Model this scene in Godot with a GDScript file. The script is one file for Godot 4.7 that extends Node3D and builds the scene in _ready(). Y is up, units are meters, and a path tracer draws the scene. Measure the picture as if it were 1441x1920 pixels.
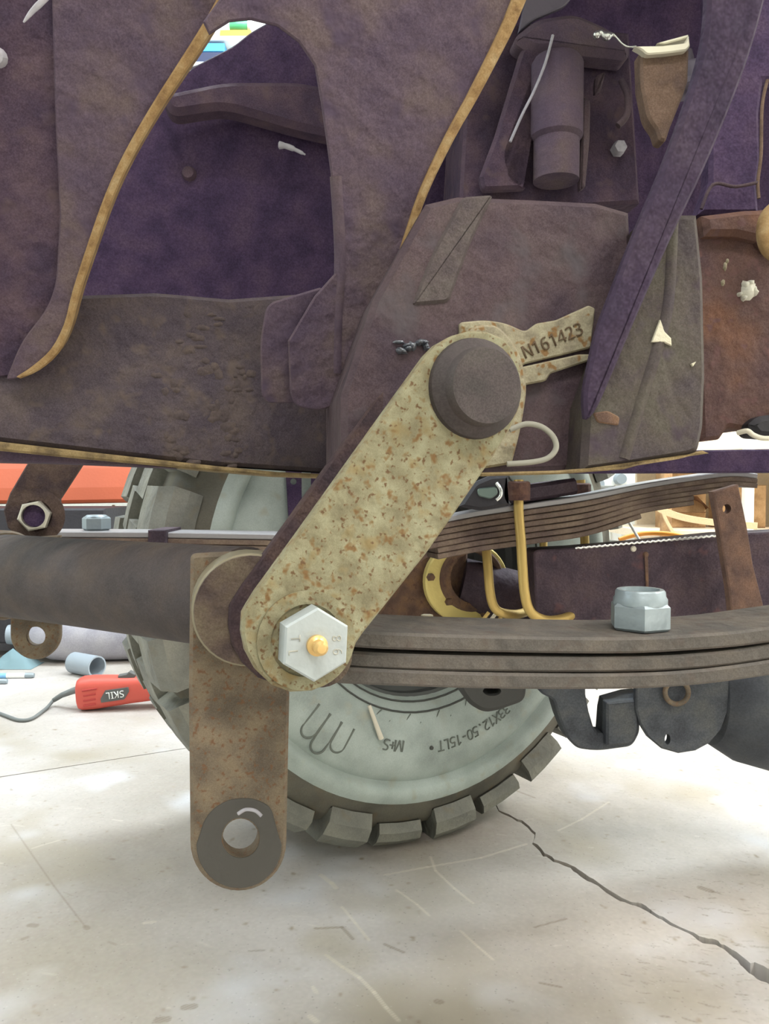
extends Node3D
# A workshop floor seen from beside a four-wheel-drive vehicle: shackle, leaf springs, cross tube and the far front tyre.

const FOC := 1450.0
var cam_xf := Transform3D(Basis(Vector3.RIGHT, deg_to_rad(-2.0)), Vector3(0, 0.56, 0))
var M := {}
var uv_on := false

# ------------------------------------------------------------------ places
func P(px: float, py: float, d: float) -> Vector3:
	return cam_xf * Vector3((px - 720.5) / FOC * d, -(py - 960.0) / FOC * d, -d)

func on_floor(px: float, py: float, h := 0.0) -> Vector3:
	var dir := P(px, py, 1.0) - cam_xf.origin
	return cam_xf.origin + dir * ((h - cam_xf.origin.y) / dir.y)

func plane(px: float, py: float, d: float, yaw := 0.0, tilt := 0.0) -> Transform3D:
	return Transform3D(Basis(Vector3.UP, deg_to_rad(yaw)) * Basis(Vector3.RIGHT, deg_to_rad(tilt)), P(px, py, d))

func hit(pl: Transform3D, px: float, py: float) -> Vector2:
	var dir := P(px, py, 1.0) - cam_xf.origin
	var n := pl.basis.z
	var p := cam_xf.origin + dir * (n.dot(pl.origin - cam_xf.origin) / n.dot(dir))
	var l := pl.affine_inverse() * p
	return Vector2(l.x, l.y)

func back(pl: Transform3D, by: float) -> Transform3D:
	return Transform3D(pl.basis, pl.origin - pl.basis.z * by)

func outline(pl: Transform3D, pts: Array) -> PackedVector2Array:      # [x, y] or [x, y, rounding]
	var out := PackedVector2Array()
	var n := pts.size()
	for i in n:
		var c := Vector2(pts[i][0], pts[i][1])
		if pts[i].size() < 3:
			out.append(hit(pl, c.x, c.y))
			continue
		var a := Vector2(pts[(i + n - 1) % n][0], pts[(i + n - 1) % n][1])
		var b := Vector2(pts[(i + 1) % n][0], pts[(i + 1) % n][1])
		var r: float = pts[i][2]
		var p0 := c + (a - c).normalized() * minf(r, a.distance_to(c) * 0.48)
		var p2 := c + (b - c).normalized() * minf(r, b.distance_to(c) * 0.48)
		for k in 7:
			var t := k / 6.0
			var q := p0.lerp(c, t).lerp(c.lerp(p2, t), t)
			out.append(hit(pl, q.x, q.y))
	return out

func spline(pts: Array, steps := 4) -> Array:                         # open Catmull-Rom through pixel points of any width
	var out := []
	for i in pts.size() - 1:
		var p0: Array = pts[maxi(i - 1, 0)]
		var p1: Array = pts[i]
		var p2: Array = pts[i + 1]
		var p3: Array = pts[mini(i + 2, pts.size() - 1)]
		for k in steps:
			var t := float(k) / steps
			var q := []
			for j in p1.size():
				q.append(0.5 * (2.0 * p1[j] + (p2[j] - p0[j]) * t + (2.0 * p0[j] - 5.0 * p1[j] + 4.0 * p2[j] - p3[j]) * t * t + (3.0 * p1[j] - p0[j] - 3.0 * p2[j] + p3[j]) * t * t * t))
			out.append(q)
	out.append(pts[-1])
	return out

func spath(pts: Array, steps := 5) -> Array:                          # [px, py, depth] pixels to a smooth world path
	var out := []
	for q in spline(pts, steps):
		out.append(P(q[0], q[1], q[2]))
	return out

func disc(r: float, n := 32, c := Vector2.ZERO) -> PackedVector2Array:
	var out := PackedVector2Array()
	for i in n:
		out.append(c + Vector2.from_angle(TAU * i / n) * r)
	return out

# ------------------------------------------------------------------ meshes
func ST() -> SurfaceTool:
	var st := SurfaceTool.new()
	st.begin(Mesh.PRIMITIVE_TRIANGLES)
	return st

func vert(st: SurfaceTool, v: Vector3) -> void:
	if uv_on:
		st.set_uv(Vector2((v.x + 1.6) / 3.2, (3.6 - v.y) / 3.2))
	st.add_vertex(v)

func tri(st: SurfaceTool, a: Vector3, b: Vector3, c: Vector3, g := 0) -> void:   # counter-clockwise seen from outside
	st.set_smooth_group(g)
	vert(st, a)
	vert(st, c)
	vert(st, b)

func quad(st: SurfaceTool, a: Vector3, b: Vector3, c: Vector3, d: Vector3, g := 0) -> void:
	tri(st, a, b, c, g)
	tri(st, a, c, d, g)

func area(p: PackedVector2Array) -> float:
	var s := 0.0
	for i in p.size():
		s += p[i].cross(p[(i + 1) % p.size()])
	return s * 0.5

func ccw(p: PackedVector2Array) -> PackedVector2Array:
	var q := p.duplicate()
	if area(q) < 0.0:
		q.reverse()
	return q

func inset(p: PackedVector2Array, by: float) -> PackedVector2Array:
	var out := PackedVector2Array()
	var n := p.size()
	for i in n:
		var e0 := (p[i] - p[(i + n - 1) % n]).normalized()
		var e1 := (p[(i + 1) % n] - p[i]).normalized()
		var n0 := Vector2(-e0.y, e0.x)
		var n1 := Vector2(-e1.y, e1.x)
		var m := n0 + n1
		m = m.normalized() if m.length() > 0.01 else n0
		out.append(p[i] + m * by / maxf(0.5, m.dot(n0)))
	return out

func ears(p: PackedVector2Array) -> PackedInt32Array:                 # ear clipping of a counter-clockwise outline
	var out := PackedInt32Array()
	var left := PackedInt32Array(range(p.size()))
	while left.size() > 3:
		var m := left.size()
		var pick := -1
		var fallback := 0
		var best := -INF
		for i in m:
			var a := p[left[(i + m - 1) % m]]
			var b := p[left[i]]
			var c := p[left[(i + 1) % m]]
			var s := (b - a).cross(c - b)
			if s <= 1e-9:
				if absf(s) <= 1e-9 and a.distance_squared_to(c) > 0.0 and (b - a).dot(c - b) >= 0.0:
					pick = i                                         # a straight corner: drop it
					break
				continue
			var ok := true
			for k in m:
				var q := p[left[k]]
				if k == i or k == (i + 1) % m or k == (i + m - 1) % m or q == a or q == b or q == c:
					continue
				if (b - a).cross(q - a) > 1e-9 and (c - b).cross(q - b) > 1e-9 and (a - c).cross(q - c) > 1e-9:
					ok = false
					break
			if ok:
				pick = i
				break
			if s > best:
				best = s
				fallback = i
		if pick < 0:
			pick = fallback
		out.append_array([left[(pick + m - 1) % m], left[pick], left[(pick + 1) % m]])
		left.remove_at(pick)
	out.append_array([left[0], left[1], left[2]])
	return out

func fill(st: SurfaceTool, poly: PackedVector2Array, holes: Array, z: float, up: bool) -> void:
	var p := PackedVector2Array()
	for v in poly:
		p.append(v * 1000.0)
	for h0 in holes:
		var h: PackedVector2Array = ccw(h0)
		h.reverse()
		var bi := 0
		var bj := 0
		var best := INF
		for i in p.size():
			for j in h.size():
				var dd: float = p[i].distance_squared_to(h[j] * 1000.0)
				if dd < best:
					best = dd
					bi = i
					bj = j
		var q := PackedVector2Array()
		for i in bi + 1:
			q.append(p[i])
		for k in h.size():
			q.append(h[(bj + k) % h.size()] * 1000.0)
		var dir: Vector2 = (h[bj] * 1000.0 - p[bi]).normalized()
		var side := Vector2(dir.y, -dir.x) * 0.012
		q.append(h[bj] * 1000.0 + side)
		q.append(p[bi] + side)
		for i in range(bi + 1, p.size()):
			q.append(p[i])
		p = q
	var idx := ears(p)
	for k in range(0, idx.size(), 3):
		var a := p[idx[k]]
		var b := p[idx[k + 1]]
		var c := p[idx[k + 2]]
		var s := (b - a).cross(c - a)
		var va := Vector3(a.x / 1000.0, a.y / 1000.0, z)
		var vb := Vector3(b.x / 1000.0, b.y / 1000.0, z)
		var vc := Vector3(c.x / 1000.0, c.y / 1000.0, z)
		if (s > 0.0) == up:
			tri(st, va, vb, vc, 1)
		else:
			tri(st, va, vc, vb, 1)

func rings(st: SurfaceTool, a: PackedVector2Array, za: float, b: PackedVector2Array, zb: float, base: int) -> void:
	var n := a.size()
	var run := 0
	for i in n:
		var j := (i + 1) % n
		var e0 := b[i] - b[(i + n - 1) % n]
		var e1 := b[j] - b[i]
		if absf(e0.angle_to(e1)) > 0.5:
			run += 1
		quad(st, Vector3(a[i].x, a[i].y, za), Vector3(b[i].x, b[i].y, zb), Vector3(b[j].x, b[j].y, zb), Vector3(a[j].x, a[j].y, za), base + run)

func extrude(st: SurfaceTool, p0: PackedVector2Array, t: float, bev := 0.001, holes := [], z0 := 0.0) -> void:
	var poly := ccw(p0)
	var ins := inset(poly, bev) if bev > 0.0 else poly
	fill(st, ins, holes, z0, true)
	fill(st, ins, holes, z0 - t, false)
	if bev > 0.0:
		rings(st, ins, z0, poly, z0 - bev, 1000)
		rings(st, poly, z0 - bev, poly, z0 - t + bev, 2000)
		rings(st, poly, z0 - t + bev, ins, z0 - t, 3000)
	else:
		rings(st, poly, z0, poly, z0 - t, 2000)
	for h0 in holes:
		var h: PackedVector2Array = ccw(h0)
		h.reverse()
		rings(st, h, z0, h, z0 - t, 4000)

func plate(pl: Transform3D, pts: Array, t: float, bev := 0.001, holes := []) -> ArrayMesh:
	var st := ST()
	var hs := []
	for h in holes:
		hs.append(outline(pl, h) if h is Array else h)
	extrude(st, outline(pl, pts), t, bev, hs)
	st.generate_normals()
	return st.commit()

func lathe(st: SurfaceTool, prof: Array, n := 32, xf := Transform3D(), closed := false) -> void:   # [radius, height] upwards along y
	var g := 1
	var last := Vector2.ZERO
	var m := prof.size()
	for i in (m if closed else m - 1):
		var a := Vector2(prof[i][0], prof[i][1])
		var b := Vector2(prof[(i + 1) % m][0], prof[(i + 1) % m][1])
		if i > 0 and absf(last.angle_to(b - a)) > 0.6:
			g += 1
		last = b - a
		for k in n:
			var u := Vector3(cos(TAU * k / n), 0, -sin(TAU * k / n))
			var w := Vector3(cos(TAU * (k + 1) / n), 0, -sin(TAU * (k + 1) / n))
			var a0 := xf * (u * a.x + Vector3.UP * a.y)
			var a1 := xf * (w * a.x + Vector3.UP * a.y)
			var b0 := xf * (u * b.x + Vector3.UP * b.y)
			var b1 := xf * (w * b.x + Vector3.UP * b.y)
			if a.x > 1e-6:
				tri(st, a0, a1, b1, g)
			if b.x > 1e-6:
				tri(st, a0, b1, b0, g)

func lathed(prof: Array, n := 32, closed := false) -> ArrayMesh:
	var st := ST()
	lathe(st, prof, n, Transform3D(), closed)
	st.generate_normals()
	return st.commit()

func tube(st: SurfaceTool, path: Array, radius, n := 12, caps := true, hollow := false) -> void:
	var m := path.size()
	var t0: Vector3 = (path[1] - path[0]).normalized()
	var s := t0.cross(Vector3.UP if absf(t0.y) < 0.9 else Vector3.RIGHT).normalized()
	var ringsv := []
	for i in m:
		var t: Vector3 = (path[mini(i + 1, m - 1)] - path[maxi(i - 1, 0)]).normalized()
		s = (s - t * s.dot(t)).normalized()
		var u := s.cross(t)
		var r: float = radius[i] if radius is Array else radius
		var row := []
		for k in n:
			row.append(path[i] + (s * cos(TAU * k / n) - u * sin(TAU * k / n)) * r)
		ringsv.append(row)
	for i in m - 1:
		for k in n:
			var j := (k + 1) % n
			quad(st, ringsv[i][k], ringsv[i][j], ringsv[i + 1][j], ringsv[i + 1][k], 1)
	if caps:
		for k in n:
			var j := (k + 1) % n
			tri(st, path[0], ringsv[0][j], ringsv[0][k], 2)
			tri(st, path[m - 1], ringsv[m - 1][k], ringsv[m - 1][j], 3)

func tubed(path: Array, radius, n := 12) -> ArrayMesh:                # vertices relative to the first point
	var st := ST()
	var rel := []
	for p in path:
		rel.append(p - path[0])
	tube(st, rel, radius, n)
	st.generate_normals()
	return st.commit()

func sweep(path: Array, section: PackedVector2Array, side: Vector3) -> ArrayMesh:   # section: (along side, along up); relative to the first point
	var st := ST()
	var m := path.size()
	var sec := ccw(section)
	var n := sec.size()
	var rows := []
	for i in m:
		var t: Vector3 = (path[mini(i + 1, m - 1)] - path[maxi(i - 1, 0)]).normalized()
		var s := (side - t * side.dot(t)).normalized()
		var u := t.cross(s)
		var row := []
		for k in n:
			row.append(path[i] - path[0] + s * sec[k].x + u * sec[k].y)
		rows.append(row)
	for i in m - 1:
		for k in n:
			var j := (k + 1) % n
			quad(st, rows[i][k], rows[i][j], rows[i + 1][j], rows[i + 1][k], 1 + k)
	for k in range(1, n - 1):
		tri(st, rows[0][0], rows[0][k + 1], rows[0][k], 100)
		tri(st, rows[m - 1][0], rows[m - 1][k], rows[m - 1][k + 1], 101)
	st.generate_normals()
	return st.commit()

func bar_section(w: float, h: float, b: float) -> PackedVector2Array:  # from x = 0 (near edge) to w, y from -h to 0
	return PackedVector2Array([Vector2(b, 0), Vector2(w - b, 0), Vector2(w, -b), Vector2(w, -h + b), Vector2(w - b, -h), Vector2(b, -h), Vector2(0, -h + b), Vector2(0, -b)])

func box(sx: float, sy: float, sz: float, b := 0.002) -> ArrayMesh:   # stands on y = 0, centred
	var st := ST()
	extrude(st, PackedVector2Array([Vector2(-sx / 2, 0), Vector2(sx / 2, 0), Vector2(sx / 2, sy), Vector2(-sx / 2, sy)]), sz, b, [], sz / 2)
	st.generate_normals()
	return st.commit()

func hexagon(r: float, turn := 0.0) -> PackedVector2Array:
	var out := PackedVector2Array()
	for i in 6:
		out.append(Vector2.from_angle(TAU * i / 6.0 + turn) * r)
	return out

# ------------------------------------------------------------------ things
var used := {}
func numbered(called: String) -> String:
	used[called] = used.get(called, 0) + 1
	return called if used[called] == 1 else "%s_%03d" % [called, used[called] - 1]

func thing(called: String, label: String, category: String, at := Vector3.ZERO, group := "") -> Node3D:
	var o := Node3D.new()
	o.name = numbered(called)
	add_child(o)
	o.position = at
	o.set_meta("label", label)
	o.set_meta("category", category)
	if group:
		o.set_meta("group", group)
	return o

func piece(parent: Node3D, called: String, mesh: Mesh, material: Material, xf := Transform3D()) -> MeshInstance3D:   # xf in the world
	var o := MeshInstance3D.new()
	o.name = called
	o.mesh = mesh
	o.material_override = material
	parent.add_child(o, true)
	o.global_transform = xf
	return o

func at(p: Vector3) -> Transform3D:
	return Transform3D(Basis(), p)

func structure(called: String, mesh: Mesh, material: Material, xf := Transform3D()) -> MeshInstance3D:
	var o := piece(self, numbered(called), mesh, material, xf)
	o.set_meta("kind", "structure")
	return o

func solo(called: String, label: String, category: String, mesh: Mesh, material: Material, xf: Transform3D, group := "") -> MeshInstance3D:
	var o := piece(self, numbered(called), mesh, material, xf)
	o.set_meta("label", label)
	o.set_meta("category", category)
	if group:
		o.set_meta("group", group)
	return o

# y axis of a lathe turned along a plane's normal, at a pixel on that plane
func axis_at(pl: Transform3D, px: float, py: float, lift := 0.0) -> Transform3D:
	var l := hit(pl, px, py)
	return pl * Transform3D(Basis(Vector3.RIGHT, PI / 2), Vector3(l.x, l.y, lift))

func up_at(pl: Transform3D, px: float, py: float, lift := 0.0) -> Transform3D:
	var l := hit(pl, px, py)
	return pl * Transform3D(Basis(), Vector3(l.x, l.y, lift))

# ------------------------------------------------------------------ materials
func c8(r: int, g: int, b: int) -> Color:
	return Color8(r, g, b)

func noise_bytes(size: int, sd: int, freq: float, oct := 4, kind := FastNoiseLite.TYPE_SIMPLEX_SMOOTH) -> PackedByteArray:
	var f := FastNoiseLite.new()
	f.seed = sd
	f.noise_type = kind
	f.frequency = freq
	f.fractal_octaves = oct
	return f.get_seamless_image(size, size).get_data()

func lut(ramp: Array) -> PackedByteArray:
	var out := PackedByteArray()
	for i in 256:
		var t := clampf((i / 255.0 - 0.15) / 0.7, 0.0, 1.0) * (ramp.size() - 1)
		var k := mini(int(t), ramp.size() - 2)
		var c: Color = ramp[k].lerp(ramp[k + 1], t - k)
		out.append(c.r8)
		out.append(c.g8)
		out.append(c.b8)
	return out

func tex_image(size: int, sd: int, freq: float, ramp: Array, spots := [], grain := 10) -> Image:   # spots: [[freq, threshold 0..1, softness, colour], ...]
	var a := noise_bytes(size, sd, freq, 5)
	var l := lut(ramp)
	var n := size * size
	var px := PackedByteArray()
	px.resize(n * 3)
	var rng := RandomNumberGenerator.new()
	rng.seed = sd
	var gr := PackedInt32Array()
	for i in 4099:
		gr.append(rng.randi_range(-grain, grain))
	for i in n:
		var v := a[i] * 3
		var g := gr[(i * 7 + i / 61) % 4099]
		px[i * 3] = clampi(l[v] + g, 0, 255)
		px[i * 3 + 1] = clampi(l[v + 1] + g, 0, 255)
		px[i * 3 + 2] = clampi(l[v + 2] + g, 0, 255)
	var k := 1
	for s in spots:
		var b := noise_bytes(size, sd + 77 * k, s[0], 3)
		k += 1
		var lo := int(s[1] * 255.0)
		var soft: float = maxf(1.0, s[2] * 255.0)
		var r: int = s[3].r8
		var gg: int = s[3].g8
		var bb: int = s[3].b8
		for i in n:
			if b[i] > lo:
				var w := minf(1.0, (b[i] - lo) / soft)
				px[i * 3] = int(lerpf(px[i * 3], r, w))
				px[i * 3 + 1] = int(lerpf(px[i * 3 + 1], gg, w))
				px[i * 3 + 2] = int(lerpf(px[i * 3 + 2], bb, w))
	return Image.create_from_data(size, size, false, Image.FORMAT_RGB8, px)

var bumps: Texture2D
func bump_tex() -> Texture2D:
	if bumps == null:
		var im := Image.create_from_data(512, 512, false, Image.FORMAT_L8, noise_bytes(512, 5, 0.03, 5))
		im.convert(Image.FORMAT_RGBA8)
		im.bump_map_to_normal_map(6.0)
		bumps = ImageTexture.create_from_image(im)
	return bumps

func mat(im: Image, metres: float, rough: float, metal := 0.0, bump := 0.5) -> StandardMaterial3D:
	var m := StandardMaterial3D.new()
	m.albedo_texture = ImageTexture.create_from_image(im)
	m.uv1_triplanar = true
	m.uv1_scale = Vector3.ONE / metres
	m.roughness = rough
	m.metallic = metal
	if bump > 0.31:
		m.normal_enabled = true
		m.normal_texture = bump_tex()
		m.normal_scale = bump
	return m

func flat_mat(c: Color, rough := 0.6, metal := 0.0, bump := 0.0, metres := 0.2) -> StandardMaterial3D:
	var m := StandardMaterial3D.new()
	m.albedo_color = c
	m.roughness = rough
	m.metallic = metal
	if bump > 0.0:
		m.uv1_triplanar = true
		m.uv1_scale = Vector3.ONE / metres
		m.normal_enabled = true
		m.normal_texture = bump_tex()
		m.normal_scale = bump
	return m

func lettering(st: SurfaceTool, text: String, size: float, depth: float, xf: Transform3D) -> void:   # centred on the origin of xf
	var t := TextMesh.new()
	var f := SystemFont.new()
	f.font_names = PackedStringArray(["Droid Sans"])
	f.font_weight = 500
	t.font = f
	t.text = text
	t.font_size = 64
	t.pixel_size = size / 64.0 * 1.35
	t.depth = depth
	t.curve_step = 2.0
	st.append_from(t, 0, xf)

func make_materials() -> void:
	M.undercoat_shaded = mat(tex_image(512, 11, 0.012, [c8(59, 45, 65), c8(72, 55, 71), c8(85, 67, 77)], [[0.02, 0.64, 0.3, c8(88, 71, 75)]]), 0.3, 0.85)  # undercoat whose tint takes in the purple of the shadows
	M.dark = mat(tex_image(256, 12, 0.02, [c8(51, 35, 67), c8(65, 47, 78), c8(73, 55, 81)]), 0.25, 0.85)  # violet of the deep shade put into the panel colour
	M.rail = mat(tex_image(512, 13, 0.010, [c8(69, 60, 69), c8(79, 69, 74), c8(89, 78, 76)], [[0.02, 0.66, 0.3, c8(94, 82, 76)]]), 0.25, 0.9, 0.0, 0.7)
	M.bracket = mat(tex_image(512, 14, 0.010, [c8(77, 63, 81), c8(87, 72, 85), c8(98, 83, 85)], [[0.015, 0.62, 0.3, c8(78, 64, 83)]]), 0.3, 0.85, 0.0, 0.5)
	M.rust_edge = mat(tex_image(256, 15, 0.03, [c8(127, 98, 63), c8(155, 125, 82), c8(169, 145, 106)]), 0.12, 0.85)
	M.hanger = mat(tex_image(512, 16, 0.008, [c8(64, 50, 60), c8(77, 61, 66), c8(84, 70, 71)], [[0.012, 0.64, 0.3, c8(80, 72, 77)]]), 0.3, 0.8, 0.0, 0.4)
	M.hanger_green = mat(tex_image(512, 17, 0.010, [c8(64, 55, 59), c8(76, 68, 62), c8(82, 77, 67)], [[0.02, 0.62, 0.3, c8(64, 52, 62)]]), 0.3, 0.75, 0.0, 0.4)
	M.cast_pale = mat(tex_image(256, 18, 0.03, [c8(135, 127, 107), c8(155, 147, 123), c8(167, 160, 134)], [[0.04, 0.68, 0.1, c8(135, 103, 64)]]), 0.12, 0.8)
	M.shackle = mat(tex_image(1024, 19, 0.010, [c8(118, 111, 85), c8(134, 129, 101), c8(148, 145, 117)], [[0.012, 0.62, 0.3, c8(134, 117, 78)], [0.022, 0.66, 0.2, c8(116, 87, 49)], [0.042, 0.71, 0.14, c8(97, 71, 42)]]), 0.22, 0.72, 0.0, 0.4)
	M.tab = mat(tex_image(512, 20, 0.012, [c8(90, 80, 68), c8(110, 98, 82), c8(124, 110, 90)], [[0.07, 0.66, 0.16, c8(108, 78, 54)]]), 0.2, 0.8, 0.0, 0.3)
	M.tube = mat(tex_image(512, 21, 0.012, [c8(55, 49, 50), c8(70, 62, 61), c8(84, 72, 64)]), 0.3, 0.8, 0.0, 0.4)
	M.tube_end = mat(tex_image(256, 22, 0.016, [c8(66, 52, 50), c8(92, 78, 66), c8(104, 92, 74)]), 0.15, 0.75)
	M.leaf = mat(tex_image(512, 23, 0.012, [c8(79, 75, 71), c8(92, 86, 80), c8(101, 93, 84)], [[0.02, 0.66, 0.3, c8(85, 73, 66)]]), 0.25, 0.7, 0.0, 0.4)
	M.leaf_far = mat(tex_image(256, 24, 0.02, [c8(82, 66, 62), c8(106, 89, 78), c8(125, 108, 92)]), 0.3, 0.65, 0.1, 0.4)
	M.zinc = flat_mat(c8(175, 183, 184), 0.55, 0.15, 0.15)
	M.zinc_blue = flat_mat(c8(150, 162, 168), 0.42, 0.45, 0.2)
	M.steel = flat_mat(c8(205, 210, 212), 0.32, 0.8)
	M.brass = flat_mat(c8(222, 186, 122), 0.35, 0.6)
	M.gold = flat_mat(c8(196, 167, 100), 0.4, 0.45, 0.2)
	M.ring_yellow_lit = flat_mat(c8(226, 208, 132), 0.45, 0.3, 0.2)  # yellow light on the hub ring put into its colour
	M.rust = mat(tex_image(512, 25, 0.012, [c8(84, 64, 56), c8(106, 82, 68), c8(126, 96, 70)], [[0.03, 0.70, 0.2, c8(92, 66, 56)]]), 0.2, 0.85, 0.0, 0.5)
	M.tyre = mat(tex_image(512, 26, 0.010, [c8(139, 149, 143), c8(162, 173, 167), c8(175, 186, 180)], [[0.02, 0.70, 0.3, c8(158, 155, 135)]], 6), 0.5, 0.6, 0.0, 0.25)
	M.tread = mat(tex_image(512, 27, 0.010, [c8(78, 76, 68), c8(98, 95, 85), c8(112, 108, 94)], [[0.02, 0.66, 0.2, c8(104, 90, 68)]], 6), 0.5, 0.75, 0.0, 0.3)  # darkened so the rubber carries the shade on the lower tread
	M.black = flat_mat(c8(40, 38, 44), 0.6, 0.0, 0.3)
	M.print_dark = flat_mat(c8(72, 74, 70), 0.7)
	M.bracket_black = mat(tex_image(256, 28, 0.02, [c8(54, 57, 64), c8(70, 74, 80), c8(81, 83, 84)]), 0.3, 0.75, 0.0, 0.3)
	M.crossbar = mat(tex_image(256, 29, 0.02, [c8(52, 39, 51), c8(68, 53, 63), c8(77, 61, 66)], [[0.03, 0.76, 0.15, c8(85, 58, 63)]]), 0.3, 0.75)
	M.red = flat_mat(c8(193, 97, 66), 0.5, 0.0, 0.1)
	M.tool_red = flat_mat(c8(203, 86, 72), 0.5)
	M.tool_grey = flat_mat(c8(92, 92, 90), 0.6)
	M.cord = flat_mat(c8(112, 116, 114), 0.6)
	M.white = flat_mat(c8(232, 232, 226), 0.6)
	M.white_chip = flat_mat(c8(214, 208, 190), 0.6)
	M.pvc = flat_mat(c8(146, 156, 164), 0.5)
	M.lilac = mat(tex_image(256, 30, 0.01, [c8(140, 140, 150), c8(166, 164, 172), c8(180, 178, 180)]), 0.5, 0.6, 0.0, 0.2)
	M.teal = flat_mat(c8(112, 138, 144), 0.8)
	M.blue = flat_mat(c8(70, 150, 205), 0.5)
	M.navy = flat_mat(c8(44, 52, 82), 0.6)
	M.green = flat_mat(c8(74, 164, 110), 0.4)
	M.orange = flat_mat(c8(232, 150, 56), 0.5)
	M.cardboard = mat(tex_image(256, 31, 0.02, [c8(150, 116, 80), c8(176, 140, 98), c8(190, 154, 112)]), 0.4, 0.9, 0.0, 0.2)
	M.strap_web = flat_mat(c8(206, 180, 140), 0.8, 0.0, 0.3)
	M.brown_cloth = mat(tex_image(256, 32, 0.03, [c8(96, 66, 46), c8(130, 92, 62), c8(150, 112, 78)]), 0.3, 0.95)
	M.cream = mat(tex_image(256, 33, 0.01, [c8(222, 204, 176), c8(232, 216, 190), c8(238, 224, 200)], [], 4), 1.0, 0.9, 0.0, 0.1)
	M.wall = mat(tex_image(256, 34, 0.01, [c8(206, 208, 200), c8(216, 218, 210), c8(222, 224, 216)], [], 4), 1.5, 0.9, 0.0, 0.1)
	M.ceiling = flat_mat(c8(226, 226, 220), 0.9, 0.0, 0.1, 1.0)
	M.hose = flat_mat(c8(46, 40, 52), 0.7, 0.0, 0.3)
	M.shine = flat_mat(c8(226, 228, 224), 0.25, 0.85)
	M.subgrade = flat_mat(c8(52, 48, 46), 0.95)
	M.paint_chip = flat_mat(c8(216, 210, 186), 0.7, 0.0, 0.5, 0.05)
	M.sealant = flat_mat(c8(204, 202, 188), 0.6, 0.0, 0.8, 0.08)
	make_floor_material()

func make_floor_material() -> void:
	var im := tex_image(1024, 40, 0.004, [c8(158, 150, 140), c8(174, 167, 159), c8(187, 181, 176)], [[0.008, 0.62, 0.3, c8(164, 155, 140)], [0.012, 0.62, 0.3, c8(193, 192, 194)], [0.10, 0.80, 0.08, c8(147, 135, 118)]], 4)
	im.resize(2048, 2048, Image.INTERPOLATE_BILINEAR)
	var rng := RandomNumberGenerator.new()
	rng.seed = 4
	for i in 90000:                                                    # fine sand grains in the trowelled surface
		var x := rng.randi_range(0, 2047)
		var y := rng.randi_range(0, 2047)
		var c := im.get_pixel(x, y)
		im.set_pixel(x, y, c.lightened(rng.randf() * 0.18) if rng.randf() < 0.5 else c.darkened(rng.randf() * 0.2))
	for i in 600:                                                      # short scuffs and pits
		var p := Vector2(rng.randf_range(0, 2047), rng.randf_range(900, 2047))
		var dir := Vector2.from_angle(rng.randf_range(-0.3, 0.6))
		dab(im, p, p + dir * rng.randf_range(1, 14), rng.randf_range(0.5, 1.3), [c8(118, 108, 94), c8(222, 216, 204)][rng.randi() % 2], rng.randf_range(0.15, 0.45))
	for i in 130:                                                      # the nicked field right of the crack
		var q := on_floor(rng.randf_range(1150, 1441), rng.randf_range(1600, 1915))
		var p := floor_px(q)
		dab(im, p, p + Vector2(rng.randf_range(2, 9), rng.randf_range(-1, 4)), rng.randf_range(0.2, 0.9), c8(112, 102, 90), rng.randf_range(0.2, 0.6))
	for s in [[[[610, 1790], [640, 1812], [672, 1832], [700, 1860], [722, 1888], [745, 1912]], 1.6], [[[640, 1700], [665, 1730], [690, 1762]], 1.4], [[[806, 1606], [815, 1632], [850, 1665], [885, 1693]], 1.3], [[[742, 1668], [780, 1695], [803, 1716]], 1.2], [[[862, 1745], [895, 1775], [922, 1798]], 1.2],
			[[[720, 1640], [800, 1625], [900, 1608], [985, 1582]], 1.5], [[[1045, 1557], [1090, 1535], [1140, 1503]], 1.3], [[[600, 1640], [620, 1655], [628, 1664]], 2.4], [[[270, 1730], [288, 1728]], 2.0], [[[585, 1850], [592, 1860]], 1.6], [[[580, 1905], [592, 1915]], 2.2], [[[60, 1590], [110, 1575]], 1.0]]:
		stroke(im, s[0], s[1], c8(214, 206, 188), 0.6)
	for s in [[[[55, 1734], [66, 1735]], 2.6], [[[42, 1760], [50, 1757]], 1.8], [[[208, 1610], [212, 1611]], 1.8], [[[345, 1888], [362, 1886]], 3.0], [[[295, 1912], [312, 1910]], 3.0], [[[590, 1740], [640, 1738], [660, 1760]], 1.5], [[[720, 1770], [755, 1785]], 1.4], [[[1000, 1738], [1060, 1722]], 1.0], [[[1010, 1842], [1050, 1850]], 1.0],
			[[[1312, 1664], [1330, 1670]], 3.4], [[[960, 1480], [1000, 1495]], 1.6], [[[818, 1877], [824, 1878]], 2.6], [[[160, 1738], [100, 1660], [20, 1545]], 0.6], [[[160, 1737], [163, 1740]], 2.4]]:
		stroke(im, s[0], s[1], c8(112, 100, 84), 0.5)
	for s in [[[610, 1765], 26, 0.25], [[660, 1795], 22, 0.2], [[120, 1800], 70, 0.16], [[300, 1850], 60, 0.12], [[1330, 1755], 20, 0.12]]:
		stain(im, s[0], s[1], c8(150, 138, 104), s[2])
	var m := StandardMaterial3D.new()
	m.albedo_texture = ImageTexture.create_from_image(im)
	m.roughness = 0.55
	m.normal_enabled = true
	var b := Image.create_from_data(1024, 1024, false, Image.FORMAT_L8, noise_bytes(1024, 41, 0.03, 5))
	b.convert(Image.FORMAT_RGBA8)
	b.bump_map_to_normal_map(3.0)
	m.normal_texture = ImageTexture.create_from_image(b)
	m.normal_scale = 0.35
	M.floor = m

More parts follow.
